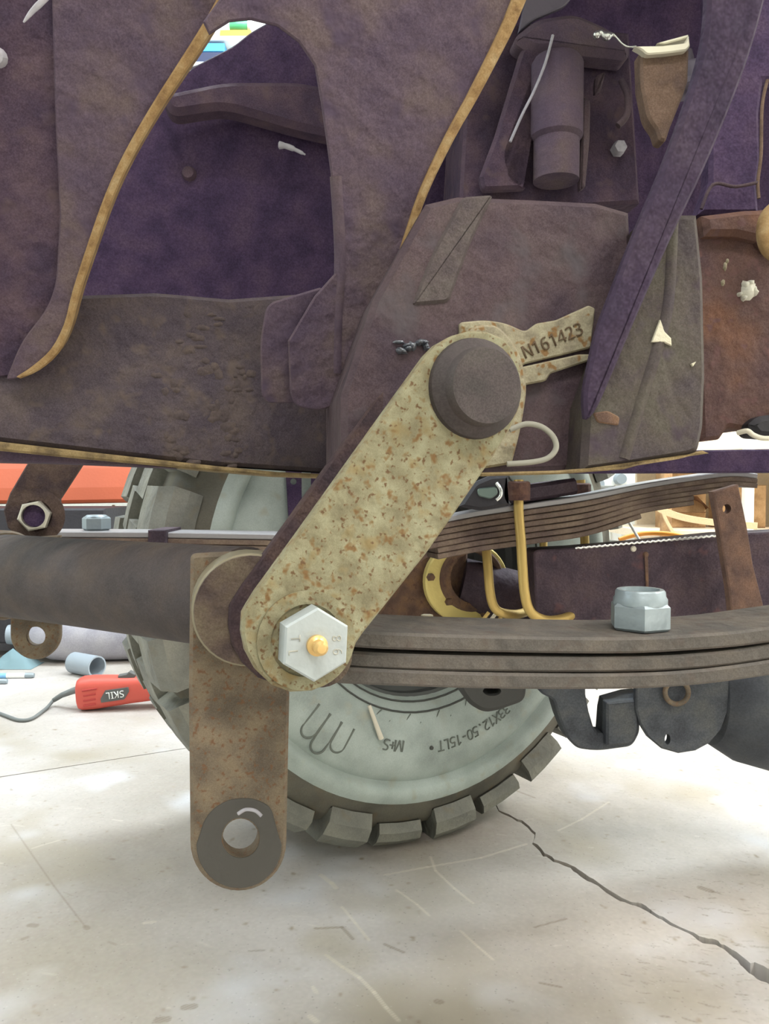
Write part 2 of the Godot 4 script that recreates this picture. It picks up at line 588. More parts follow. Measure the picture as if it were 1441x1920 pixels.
func floor_px(p: Vector3) -> Vector2:
	return Vector2((p.x + 1.6) / 3.2, (3.6 + p.z) / 3.2) * 2048.0

func stroke(im: Image, pts: Array, w: float, c: Color, a: float) -> void:
	for i in pts.size() - 1:
		dab(im, floor_px(on_floor(pts[i][0], pts[i][1])), floor_px(on_floor(pts[i + 1][0], pts[i + 1][1])), w, c, a)

func dab(im: Image, a: Vector2, b: Vector2, w: float, c: Color, alpha: float) -> void:
	var lo := Vector2i((a.min(b) - Vector2.ONE * (w + 1)).floor())
	var hi := Vector2i((a.max(b) + Vector2.ONE * (w + 1)).ceil())
	for y in range(maxi(lo.y, 0), mini(hi.y, 2047) + 1):
		for x in range(maxi(lo.x, 0), mini(hi.x, 2047) + 1):
			var q := Vector2(x, y)
			var d := Geometry2D.get_closest_point_to_segment(q, a, b).distance_to(q)
			if d < w + 0.5:
				var k := clampf(w + 0.5 - d, 0.0, 1.0) * alpha * (0.7 + 0.3 * sin(x * 1.7 + y * 2.3))
				im.set_pixel(x, y, im.get_pixel(x, y).lerp(c, k))

func stain(im: Image, at_px: Array, r: float, c: Color, alpha: float) -> void:
	var o := floor_px(on_floor(at_px[0], at_px[1]))
	for y in range(int(o.y - r), int(o.y + r)):
		for x in range(int(o.x - r), int(o.x + r)):
			if x >= 0 and y >= 0 and x < 2048 and y < 2048:
				var d := Vector2(x, y).distance_to(o) / r
				if d < 1.0:
					im.set_pixel(x, y, im.get_pixel(x, y).lerp(c, alpha * (1.0 - d * d)))
# ------------------------------------------------------------------ the room and its lamps
func ceiling_lamp(pos: Vector3, size: Vector2, energy: float, c: Color, label: String) -> void:
	var t := thing("ceiling_lamp", label, "lamp", pos, "ceiling lamps over the workshop")
	piece(t, "housing", box(size.x + 0.06, 0.05, size.y + 0.06, 0.004), M.white, at(pos + Vector3(0, -0.045, 0)))
	var glow := StandardMaterial3D.new()
	glow.albedo_color = c
	glow.emission_enabled = true
	glow.emission = c
	glow.emission_energy_multiplier = 3.0
	piece(t, "diffuser", box(size.x, 0.012, size.y, 0.002), glow, at(pos + Vector3(0, -0.055, 0)))
	var l := AreaLight3D.new()
	l.name = "lamp_light"
	l.area_size = size
	l.light_energy = energy
	l.light_color = c
	l.area_range = 12.0
	l.area_attenuation = 2.0
	l.shadow_enabled = true
	add_child(l, true)
	l.transform = Transform3D(Basis(Vector3.RIGHT, -PI / 2), pos + Vector3(0, -0.06, 0))

func work_lamp(called: String, label: String, pos: Vector3, toward: Vector3, radius: float, energy: float, c: Color) -> void:   # a round drop light on a stand
	var dir := (toward - pos).normalized()
	var b := Basis.looking_at(dir, Vector3.UP)
	var t := thing(called, label, "lamp", Vector3(pos.x, 0, pos.z))
	var xf := Transform3D(b * Basis(Vector3.RIGHT, -PI / 2), pos - dir * 0.012)     # y along the beam
	piece(t, "reflector", lathed([[0.012, -radius * 0.9], [radius * 0.5, -radius * 0.8], [radius * 1.05, 0.0], [radius * 1.12, 0.002], [radius * 1.12, -0.004], [radius * 0.55, -radius * 0.88], [0.0, -radius]], 28), M.steel, xf)
	var glow := StandardMaterial3D.new()
	glow.albedo_color = c
	glow.emission_enabled = true
	glow.emission = c
	glow.emission_energy_multiplier = 4.0
	piece(t, "lens", lathed([[0.0, -0.006], [radius, -0.006], [radius, 0.0], [0.0, 0.002]], 28), glow, xf)
	piece(t, "post", tubed([Vector3(pos.x, 0.02, pos.z) - dir * radius * 0.5, pos - dir * (radius * 0.92)], 0.012), M.black, at(Vector3(pos.x, 0.02, pos.z) - dir * radius * 0.5))
	piece(t, "base", lathed([[0.0, 0.02], [0.09, 0.02], [0.11, 0.0], [0.0, 0.0]], 24), M.black, at(Vector3(pos.x, 0, pos.z) - dir * Vector3(1, 0, 1) * radius * 0.5))
	var l := OmniLight3D.new()
	l.name = "work_light"
	l.light_energy = energy
	l.light_color = c
	l.light_size = radius
	l.omni_range = 8.0
	l.omni_attenuation = 2.0
	l.shadow_enabled = true
	add_child(l, true)
	l.position = pos + dir * (radius + 0.03)

func build_camera_and_light() -> void:
	var cam := Camera3D.new()
	cam.name = "camera"
	cam.fov = rad_to_deg(2.0 * atan(960.0 / FOC))
	cam.near = 0.02
	cam.far = 40.0
	add_child(cam)
	cam.transform = cam_xf
	cam.current = true
	var we := WorldEnvironment.new()
	we.name = "surroundings"
	var e := Environment.new()
	e.background_mode = Environment.BG_COLOR
	e.background_color = Color(0.35, 0.36, 0.4)
	e.background_energy_multiplier = 0.3
	e.tonemap_mode = Environment.TONE_MAPPER_LINEAR
	e.tonemap_exposure = 1.0
	e.sdfgi_enabled = true
	e.ssao_enabled = true
	e.ssil_enabled = true
	we.environment = e
	add_child(we)
	var cool := Color(0.92, 0.965, 1.0)
	ceiling_lamp(Vector3(2.3, 2.78, -2.6), Vector2(1.5, 0.4), 9.0, cool, "long ceiling lamp above the floor beyond the vehicle, on the side of the brown strap")
	ceiling_lamp(Vector3(-1.9, 2.78, -2.2), Vector2(1.5, 0.4), 3.5, cool, "long ceiling lamp above the red angle grinder")
	ceiling_lamp(Vector3(0.1, 2.78, -1.9), Vector2(1.5, 0.4), 7.0, cool, "added unseen fill lamp straight above the off-road tyre")  # added to brighten the floor beneath the vehicle
	ceiling_lamp(Vector3(2.6, 2.78, -0.6), Vector2(0.4, 1.5), 13.0, Color(1.0, 0.98, 0.96), "added unseen fill lamp along the wall on the side of the rusty bracket")  # added side lamp that fills the near floor with light
	ceiling_lamp(Vector3(-2.6, 2.78, -0.6), Vector2(0.4, 1.5), 4.0, cool, "added unseen fill lamp along the wall on the side of the outrigger's curved edge")  # added on the opposite side to even out the floor light
	ceiling_lamp(Vector3(0.3, 2.78, 1.0), Vector2(1.5, 0.4), 4.5, Color(1.0, 0.98, 0.97), "long ceiling lamp on the near side of the vehicle, behind the shackle's outer face")
	work_lamp("work_lamp", "round work lamp on a low stand, aimed at the shackle", Vector3(0.85, 0.42, 0.25), Vector3(0.05, 0.6, -0.5), 0.09, 0.055, Color(1.0, 0.96, 0.9))

func build_room() -> void:
	# the concrete floor is three slabs that meet at a straight joint and at the crack
	var base := Transform3D(Basis(Vector3(1, 0, 0), Vector3(0, 0, -1), Vector3(0, 1, 0)), Vector3.ZERO)
	var fl := Node3D.new()
	fl.name = "floor"
	add_child(fl)
	fl.set_meta("kind", "structure")
	var a := on_floor(0, 1457)
	var b := on_floor(350, 1403)
	var slope := (b.z - a.z) / (b.x - a.x)
	var jz := func(x: float) -> float: return a.z + (x - a.x) * slope
	var left := []
	var right := []
	var cr := [[935, 1520, 3.0], [960, 1532, 4.0], [985, 1546, 6.0], [1004, 1562, 6.0], [999, 1580, 5.0], [1020, 1602, 7.0], [1038, 1612, 6.0], [1070, 1625, 7.0], [1090, 1640, 9.0], [1110, 1651, 7.0], [1150, 1678, 9.0], [1172, 1690, 6.0], [1200, 1697, 9.0], [1222, 1712, 6.0], [1240, 1722, 6.0], [1290, 1748, 6.0], [1318, 1762, 12.0], [1338, 1766, 12.0], [1352, 1774, 7.0], [1362, 1779, 8.0], [1385, 1796, 16.0], [1402, 1812, 20.0], [1424, 1822, 26.0], [1450, 1836, 26.0], [1560, 1905, 30.0]]
	var rng := RandomNumberGenerator.new()
	rng.seed = 8
	var start := on_floor(935, 1520).x - 0.03
	left.append(Vector2(start - 0.002, -jz.call(start - 0.002)))
	right.append(Vector2(start + 0.002, -jz.call(start + 0.002)))
	for i in cr.size():
		var q: Array = cr[i]
		for k in 3:
			var n: Array = cr[mini(i + 1, cr.size() - 1)]
			if k > 0 and i == cr.size() - 1:
				break
			var t := k / 3.0
			var x: float = lerpf(q[0], n[0], t) + rng.randf_range(-1.5, 1.5)
			var y: float = lerpf(q[1], n[1], t) + rng.randf_range(-1.5, 1.5)
			var w: float = lerpf(q[2], n[2], t) * rng.randf_range(0.3, 0.5)
			var l := on_floor(x - w * 0.5, y + w)
			var r := on_floor(x + w * 0.5, y - w)
			left.append(Vector2(l.x, -l.z))
			right.append(Vector2(r.x, -r.z))
	left.append(Vector2(3.2, 0.1))
	right.append(Vector2(3.2, 0.14))
	uv_on = true
	var far := PackedVector2Array()
	var near_left := PackedVector2Array()
	var near_right := PackedVector2Array()
	var jl := []
	for i in 33:                                                       # the joint, slightly broken along its arris
		var x := lerpf(-3.2, 3.2, i / 32.0)
		jl.append(x)
	for x in jl:
		far.append(Vector2(x, -jz.call(x) + 0.0016 + rng.randf_range(0, 0.002)))
	far.append(Vector2(3.2, 4.3))
	far.append(Vector2(-3.2, 4.3))
	near_left.append(Vector2(-3.2, -2.4))
	near_left.append(Vector2(3.2, -2.4))
	for i in range(left.size() - 1, -1, -1):
		near_left.append(left[i])
	for i in range(32, -1, -1):
		if jl[i] < start - 0.01:
			near_left.append(Vector2(jl[i], -jz.call(jl[i]) - rng.randf_range(0, 0.002)))
	for v in right:
		near_right.append(v)
	near_right.append(Vector2(3.2, -jz.call(3.2)))
	for i in range(31, -1, -1):
		if jl[i] > start + 0.01:
			near_right.append(Vector2(jl[i], -jz.call(jl[i])))
	for s in [far, near_left, near_right]:
		var st := ST()
		extrude(st, s, 0.05, 0.0)
		st.generate_normals()
		piece(fl, "slab", st.commit(), M.floor, base)
	uv_on = false
	piece(fl, "subgrade", box(6.6, 0.05, 7.0), M.subgrade, at(Vector3(0, -0.101, -0.95)))
	structure("wall_back", box(6.8, 2.95, 0.12), M.wall, at(Vector3(0, -0.05, -4.36)))
	structure("wall_front", box(6.8, 2.95, 0.12), M.wall, at(Vector3(0, -0.05, 2.46)))
	structure("wall_left", box(0.12, 2.95, 6.9), M.wall, at(Vector3(-3.26, -0.05, -0.95)))
	structure("wall_right", box(0.12, 2.95, 6.9), M.wall, at(Vector3(3.26, -0.05, -0.95)))
	structure("ceiling", box(6.8, 0.12, 7.0), M.ceiling, at(Vector3(0, 2.8, -0.95)))

# ------------------------------------------------------------------ the vehicle: frame and brackets
func build_frame() -> void:
	var pl := plane(330, 860, 0.60, 14)
	var t := thing("frame_rail", "long grimy steel frame rail with a tan bottom flange, crossing behind the shackle", "frame rail", P(330, 890, 0.62))
	piece(t, "web", plate(pl, [[-80, 560], [60, 556], [290, 548], [430, 560], [640, 545], [720, 545], [720, 892], [620, 886], [400, 872], [200, 850], [-80, 818]], 0.05, 0.003), M.rail, pl)
	var lip := back(pl, -0.008)
	piece(t, "bottom_flange", plate(lip, [[-80, 820], [0, 828], [200, 851], [400, 873], [520, 885], [640, 890], [640, 897], [520, 893], [400, 883], [250, 869], [130, 858], [0, 845], [-80, 838]], 0.06, 0.0015), M.rust_edge_dull, lip)
	var under := back(pl, 0.004)
	piece(t, "lower_flange", plate(under, [[-80, 834], [0, 842], [130, 855], [260, 868], [330, 878], [250, 874], [100, 868], [0, 866], [-80, 864]], 0.05, 0.001), M.bracket, under)
	var mud := [[400, 700, 30, 26], [360, 640, 24, 18], [420, 800, 26, 34], [430, 840, 20, 22], [330, 800, 22, 26], [450, 740, 22, 18], [380, 600, 30, 16], [425, 878, 26, 13], [310, 720, 22, 20], [350, 850, 22, 18], [455, 690, 18, 20], [395, 770, 20, 26]]
	var st := ST()
	var rng := RandomNumberGenerator.new()
	rng.seed = 31
	for q in mud:
		var o := hit(pl, q[0], q[1])
		var s := 0.6 / FOC
		for k in 5:
			lump(st, Vector3(o.x + rng.randf_range(-1, 1) * q[2] * s, o.y + rng.randf_range(-1, 1) * q[3] * s, 0.0), Vector3(q[2] * s * rng.randf_range(0.3, 0.7), q[3] * s * rng.randf_range(0.25, 0.55), 0.0009), rng)
	st.generate_normals()
	piece(t, "caked_mud", st.commit(), M.mud, pl).set_meta("kind", "stuff")

	# the dark panel above the rail, with the opening through which the shelf is seen
	pl = plane(720, 300, 0.86, 10, 8)
	t = thing("floor_pan", "undercoated body panel tinted with violet shade, with a small opening, above the frame rail", "body panel", P(720, 620, 0.86))
	piece(t, "panel", plate(pl, [[-200, -160], [1700, -160], [1700, 660], [-200, 660]], 0.006, 0.001, [[[330, 150], [372, 123], [436, 90], [470, 64], [508, 42], [480, 22], [400, 14], [320, 40]]]), M.dark, pl)
	var lipst := spath([[352, 130, 0.855], [374, 123, 0.855], [436, 91, 0.855], [470, 65, 0.855], [508, 43, 0.855]])
	piece(t, "opening_lip", tubed(lipst, 0.0016, 8), M.lilac, at(lipst[0]))
	for k in 3:
		var rb := spath([[390 + k * 26, 150 + k * 8, 0.84], [450 + k * 22, 120 + k * 16, 0.835], [500 + k * 20, 78 + k * 22, 0.84]])
		piece(t, "pressed_rib", tubed(rb, 0.006, 8), M.dark, at(rb[0]))
	var cross := plane(620, 200, 0.8, 10)
	piece(t, "stiffener", plate(cross, [[300, 175, 20], [420, 150, 30], [560, 150, 30], [660, 170, 20], [660, 262, 20], [560, 240, 30], [420, 200, 30], [320, 215, 20]], 0.03, 0.006), M.undercoat_shaded, cross)
	piece(t, "grommet", lathed([[0.0, 0.008], [0.006, 0.007], [0.0075, 0.003], [0.008, 0.0]], 16), M.undercoat_shaded, axis_at(plane(355, 327, 0.83), 355, 327))
	var clip := spath([[522, 272, 0.8], [536, 274, 0.8], [552, 280, 0.8], [572, 290, 0.8]])
	piece(t, "metal_clip", tubed(clip, [0.0028, 0.0042, 0.004, 0.0036, 0.003, 0.003, 0.003, 0.003, 0.003, 0.003, 0.002, 0.002, 0.002, 0.002, 0.001, 0.001], 8), M.lilac, at(clip[0]))

	# two outriggers that carry the body
	pl = plane(75, 690, 0.56, 12, 22)
	t = thing("outrigger", "brown outrigger bracket with a curved tan edge that ends low on the rail", "bracket", P(60, 710, 0.56), "outrigger brackets on the frame rail")
	var edge := [[452, -40], [425, 15], [390, 75], [345, 142], [300, 210], [252, 292], [215, 370], [182, 460], [152, 550], [135, 612], [112, 660], [76, 692], [40, 708]]
	var pts := spline(edge, 3)
	pts.append_array([[10, 714, 10], [40, 640, 30], [104, 560, 60], [112, 400], [104, 240], [100, 120], [96, -60]])
	piece(t, "face", plate(pl, pts, 0.004, 0.001), M.bracket, pl)
	var sideweb := back(pl, 0.008)
	piece(t, "side_web", plate(sideweb, [[-120, 720], [60, 700], [130, 540], [130, -70], [-120, -70]], 0.004, 0.001), M.undercoat_shaded, sideweb)
	var sliver := spath([[44, 42, 0.40], [60, 22, 0.40], [78, 4, 0.40], [96, -14, 0.40]])
	piece(t, "bright_wire", tubed(sliver, [0.0004, 0.0006, 0.0008, 0.001, 0.0012, 0.0013, 0.0014, 0.0015, 0.0016, 0.0016, 0.0016, 0.0016, 0.0016, 0.0016, 0.0016, 0.0016], 8), M.lilac, at(sliver[0]))
	piece(t, "grey_plug", lathed([[0.0, 0.006], [0.004, 0.005], [0.006, 0.0], [0.0, 0.0]], 14), M.lilac, axis_at(sideweb, -4, 108))
	piece(t, "flange_edge", edge_strip(pl, edge, [24, 24, 24, 22, 20, 19, 18, 17, 16, 15, 17, 16, 8]), M.rust_edge, pl)
	var foot := plane(60, 705, 0.575, 12)
	piece(t, "weld_foot", plate(foot, [[30, 690, 4], [104, 708, 6], [100, 722, 4], [40, 724, 4]], 0.02, 0.002), M.bracket, foot)

	pl = plane(620, 700, 0.55, 12, 18)
	t = thing("outrigger", "brown outrigger bracket with a rounded foot and a long straight tan edge, above the shackle", "bracket", P(600, 768, 0.55), "outrigger brackets on the frame rail")
	edge = [[1000, -40], [965, 45], [930, 115], [890, 190], [850, 260], [800, 362], [762, 470], [730, 560], [712, 622], [688, 690], [664, 738]]
	pts = spline(edge, 3)
	pts.append_array([[650, 752], [600, 770, 12], [556, 764, 20], [544, 742, 14], [540, 640], [590, 556], [640, 500], [628, 380], [612, 260], [602, 190], [590, 122], [560, 78], [520, 48], [470, 36], [430, 40], [392, 64], [380, 40], [440, -40]])
	piece(t, "face", plate(pl, pts, 0.004, 0.001), M.bracket, pl)
	piece(t, "flange_edge", edge_strip(pl, edge, [27, 24, 22, 20, 18, 16, 14, 12, 10, 8, 6]), M.rust_edge, pl)
	var inner := back(pl, 0.012)
	piece(t, "inner_web", plate(inner, [[488, 640, 20], [500, 570, 20], [600, 540], [660, 560], [660, 756], [500, 756, 10], [490, 740, 10]], 0.004, 0.001), M.bracket, inner)
	var fold := []
	for v in spline([[632, 330], [640, 480], [634, 600], [632, 700]], 4):
		var h2 := hit(pl, v[0], v[1])
		fold.append(pl * Vector3(h2.x, h2.y, -0.0032))
	piece(t, "pressed_ridge", tubed(fold, 0.0045, 8), M.bracket, at(fold[0]))

func edge_strip(pl: Transform3D, edge: Array, widths: Array) -> ArrayMesh:   # a folded edge, proud of the face, whose right side follows the outline
	var e := []
	for i in edge.size():
		e.append([edge[i][0], edge[i][1], widths[i]])
	e = spline(e, 3)
	var pts := []
	for q in e:
		pts.append([q[0], q[1]])
	for i in range(e.size() - 1, -1, -1):
		pts.append([e[i][0] - e[i][2] * 0.92, e[i][1] - e[i][2] * 0.38])
	var st := ST()
	extrude(st, outline(pl, pts), 0.02, 0.0012, [], 0.004)
	st.generate_normals()
	return st.commit()

func lump(st: SurfaceTool, c: Vector3, r: Vector3, rng: RandomNumberGenerator) -> void:
	var n := 9
	var top := c + Vector3(0, 0, r.z)
	var inner := []
	var outer := []
	for k in n:
		var u := Vector3(cos(TAU * k / n), sin(TAU * k / n), 0)
		var j := rng.randf_range(0.7, 1.25)
		outer.append(c + Vector3(u.x * r.x * j, u.y * r.y * j, -0.0005))
		inner.append(c + Vector3(u.x * r.x * j * 0.6, u.y * r.y * j * 0.6, r.z * rng.randf_range(0.5, 0.9)))
	for k in n:
		var j := (k + 1) % n
		tri(st, top, inner[k], inner[j], 1)
		quad(st, inner[k], outer[k], outer[j], inner[j], 1)

func build_hanger() -> void:
	var pl := plane(900, 700, 0.50, 10)
	var t := thing("spring_hanger", "brown spring hanger casting with raised part number, carrying the top of the shackle", "hanger", P(900, 886, 0.50))
	piece(t, "body", plate(pl, [[640, 892], [640, 740], [700, 560], [800, 380], [860, 366], [1010, 372], [1120, 378], [1182, 396], [1186, 480], [1140, 700], [1135, 880], [1050, 884], [905, 890]], 0.10, 0.004), M.hanger, pl)
	var seam := back(pl, -0.002)
	piece(t, "weld_seam", plate(seam, [[868, 368, 10], [926, 364, 10], [880, 460, 40], [842, 566, 10], [772, 572, 10], [812, 470, 40]], 0.008, 0.0018), M.grey_seam, seam)
	var pad := back(pl, -0.004)
	piece(t, "number_pad", plate(pad, [[862, 604, 6], [905, 600, 10], [945, 604, 20], [985, 622, 10], [1006, 606, 4], [1042, 600, 4], [1104, 572, 4], [1116, 578, 3], [1108, 652, 4], [1060, 664], [985, 682], [960, 700], [900, 660], [862, 640]], 0.01, 0.001), M.cast_pale, pad)
	piece(t, "pad_ridge", plate(back(pl, -0.006), [[960, 692, 5], [1085, 664, 5], [1110, 664, 5], [1106, 676, 5], [1032, 700, 5], [1024, 714, 5], [980, 722, 5], [955, 725, 5]], 0.01, 0.001), M.cast_pale, back(pl, -0.006))
	var st := ST()
	var a := hit(pad, 985, 660)
	var b := hit(pad, 1088, 616)
	var dir := (b - a).normalized()
	var txt := "N161423"
	for i in txt.length():
		var q := a.lerp(b, (i + 0.2) / (txt.length() - 0.5))
		lettering(st, txt[i], 0.0085, 0.0012, Transform3D(Basis(Vector3(dir.x, dir.y, 0), Vector3(-dir.y, dir.x, 0), Vector3(0, 0, 1)), Vector3(q.x, q.y, 0.0002)))
	st.generate_normals()
	piece(t, "part_number", st.commit(), M.cast_number, pad)
	piece(t, "boss_collar", plate(back(pl, -0.012), [[880, 612, 20], [930, 606, 20], [972, 650, 30], [990, 720, 30], [978, 800, 30], [960, 870, 6], [886, 882, 6], [860, 700, 20]], 0.014, 0.0015), M.cast_pale, back(pl, -0.012))
	var loop := spath([[955, 806, 0.482], [985, 795, 0.482], [1014, 800, 0.482], [1036, 818, 0.482], [1042, 840, 0.482], [1028, 858, 0.482], [1000, 866, 0.482], [950, 870, 0.482]])
	piece(t, "pale_ring", tubed(loop, 0.0018, 10), M.pale_wire, at(loop[0]))
	var st2 := ST()
	var rng := RandomNumberGenerator.new()
	rng.seed = 12
	for i in 14:
		var o := hit(pl, rng.randf_range(745, 800), rng.randf_range(632, 660))
		lump(st2, Vector3(o.x, o.y, 0.001), Vector3(rng.randf_range(0.0015, 0.004), rng.randf_range(0.001, 0.003), rng.randf_range(0.002, 0.006)), rng)
	st2.generate_normals()
	piece(t, "weld_spatter", st2.commit(), M.spatter, pl).set_meta("kind", "stuff")

	var gp := plane(1210, 700, 0.49, 8)
	t = thing("frame_end_plate", "dark greenish frame plate with a torn white paint chip, right of the shackle", "plate", P(1210, 880, 0.49))
	piece(t, "plate_face", plate(gp, [[1090, 886], [1098, 760], [1140, 640], [1196, 480], [1230, 400], [1310, 400], [1322, 520], [1326, 700], [1322, 800, 10], [1312, 848, 14], [1290, 856], [1180, 874]], 0.04, 0.004), M.hanger_green, gp)
	var crease := []
	for v in spline([[1262, 400], [1254, 560], [1236, 640], [1200, 760], [1170, 860]], 4):
		var h := hit(gp, v[0], v[1])
		crease.append(gp * Vector3(h.x, h.y, -0.003))
	piece(t, "crease", tubed(crease, 0.005, 8), M.hanger_green, at(crease[0]))
	piece(t, "paint_chip", plate(back(gp, -0.002), [[1238, 599], [1246, 622], [1258, 634], [1259, 648], [1245, 641], [1222, 641]], 0.003, 0.0004), M.paint_chip, back(gp, -0.002))
	piece(t, "paint_chip", plate(back(gp, -0.002), [[1296, 682], [1305, 678], [1299, 687]], 0.003, 0.0003), M.paint_chip, back(gp, -0.002))
	piece(t, "scraped_dent", plate(back(gp, -0.0012), [[1112, 774, 5], [1140, 770, 6], [1162, 782, 5], [1160, 798, 5], [1120, 792, 6]], 0.003, 0.0008), M.rust, back(gp, -0.0012))
	var foot := back(gp, -0.001)
	piece(t, "folded_foot", plate(foot, [[900, 886], [1050, 882], [1180, 872], [1270, 858], [1318, 845], [1330, 850], [1220, 866], [1170, 880], [1050, 889], [900, 893]], 0.02, 0.001), M.rust_edge_dull, foot)

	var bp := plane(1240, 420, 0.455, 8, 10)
	solo("shadow_band", "dark violet flat strip standing in for a shadow that slants down across the frame end plate", "bar", plate(bp, [[1330, -60], [1450, -60], [1420, 60, 60], [1394, 140, 60], [1330, 300, 80], [1262, 440, 60], [1196, 590, 60], [1120, 770, 40], [1098, 792, 10], [1094, 740, 30], [1120, 620, 40], [1190, 440, 60], [1250, 300, 60], [1300, 160, 60], [1326, 60, 60]], 0.008, 0.002), M.band_shade, bp)  # flat dark strip built in place of a cast shadow on the frame

	var rp := plane(1380, 620, 0.56, 4)
	t = thing("rusty_bracket", "rust-streaked brown bracket plate with a blob of pale sealant, at the frame end", "bracket", P(1380, 820, 0.56))
	piece(t, "plate_face", plate(rp, [[1300, 420], [1330, 404], [1520, 380], [1520, 790], [1441, 792], [1395, 806], [1366, 800, 4], [1358, 812, 5], [1350, 824, 5], [1316, 828]], 0.26, 0.003), M.rust_plate, rp)
	piece(t, "upper_fold", plate(back(rp, -0.01), [[1318, 402], [1352, 398], [1400, 392], [1500, 390], [1500, 470], [1441, 470], [1425, 450], [1380, 440], [1324, 440]], 0.02, 0.004), M.rust_plate, back(rp, -0.01))
	var gold := spath([[1452, 394, 0.53], [1438, 410, 0.53], [1434, 440, 0.53], [1442, 466, 0.53], [1460, 480, 0.53]])
	piece(t, "tan_hose", tubed(gold, 0.0058, 12), M.rust_edge, at(gold[0]))
	var blob := ST()
	var rng2 := RandomNumberGenerator.new()
	rng2.seed = 77
	for q in [[1403, 545, 15, 18], [1396, 535, 8, 9], [1412, 548, 9, 12], [1392, 560, 6, 7], [1405, 530, 8, 6], [1385, 552, 5, 5]]:
		var o := hit(rp, q[0], q[1])
		lump(blob, Vector3(o.x, o.y, 0.0), Vector3(q[2], q[3], 12) * (0.56 / FOC), rng2)
	blob.generate_normals()
	piece(t, "sealant_blob", blob.commit(), M.sealant, rp)
	var blob2 := ST()
	for q in [[1358, 500, 4, 10], [1354, 530, 5, 7], [1362, 490, 3, 6]]:
		var o := hit(rp, q[0], q[1])
		lump(blob2, Vector3(o.x, o.y, 0.0), Vector3(q[2], q[3], 6) * (0.56 / FOC), rng2)
	blob2.generate_normals()
	piece(t, "sealant_streak", blob2.commit(), M.cast_pale, rp)
	var ctr := plane(1441, 800, 0.55)
	t = thing("rubber_mount", "black rubber mount with a pale lip, under the rust-streaked bracket", "mount", P(1441, 822, 0.55))
	piece(t, "pad", plate(ctr, [[1404, 796, 8], [1424, 780, 10], [1500, 770], [1500, 824], [1420, 818, 8]], 0.03, 0.004), M.black, ctr)
	var plip := spath([[1382, 812, 0.545], [1400, 808, 0.54], [1412, 816, 0.54], [1432, 822, 0.54], [1470, 820, 0.54]])
	piece(t, "lip", tubed(plip, 0.0018, 8), M.white_chip, at(plip[0]))

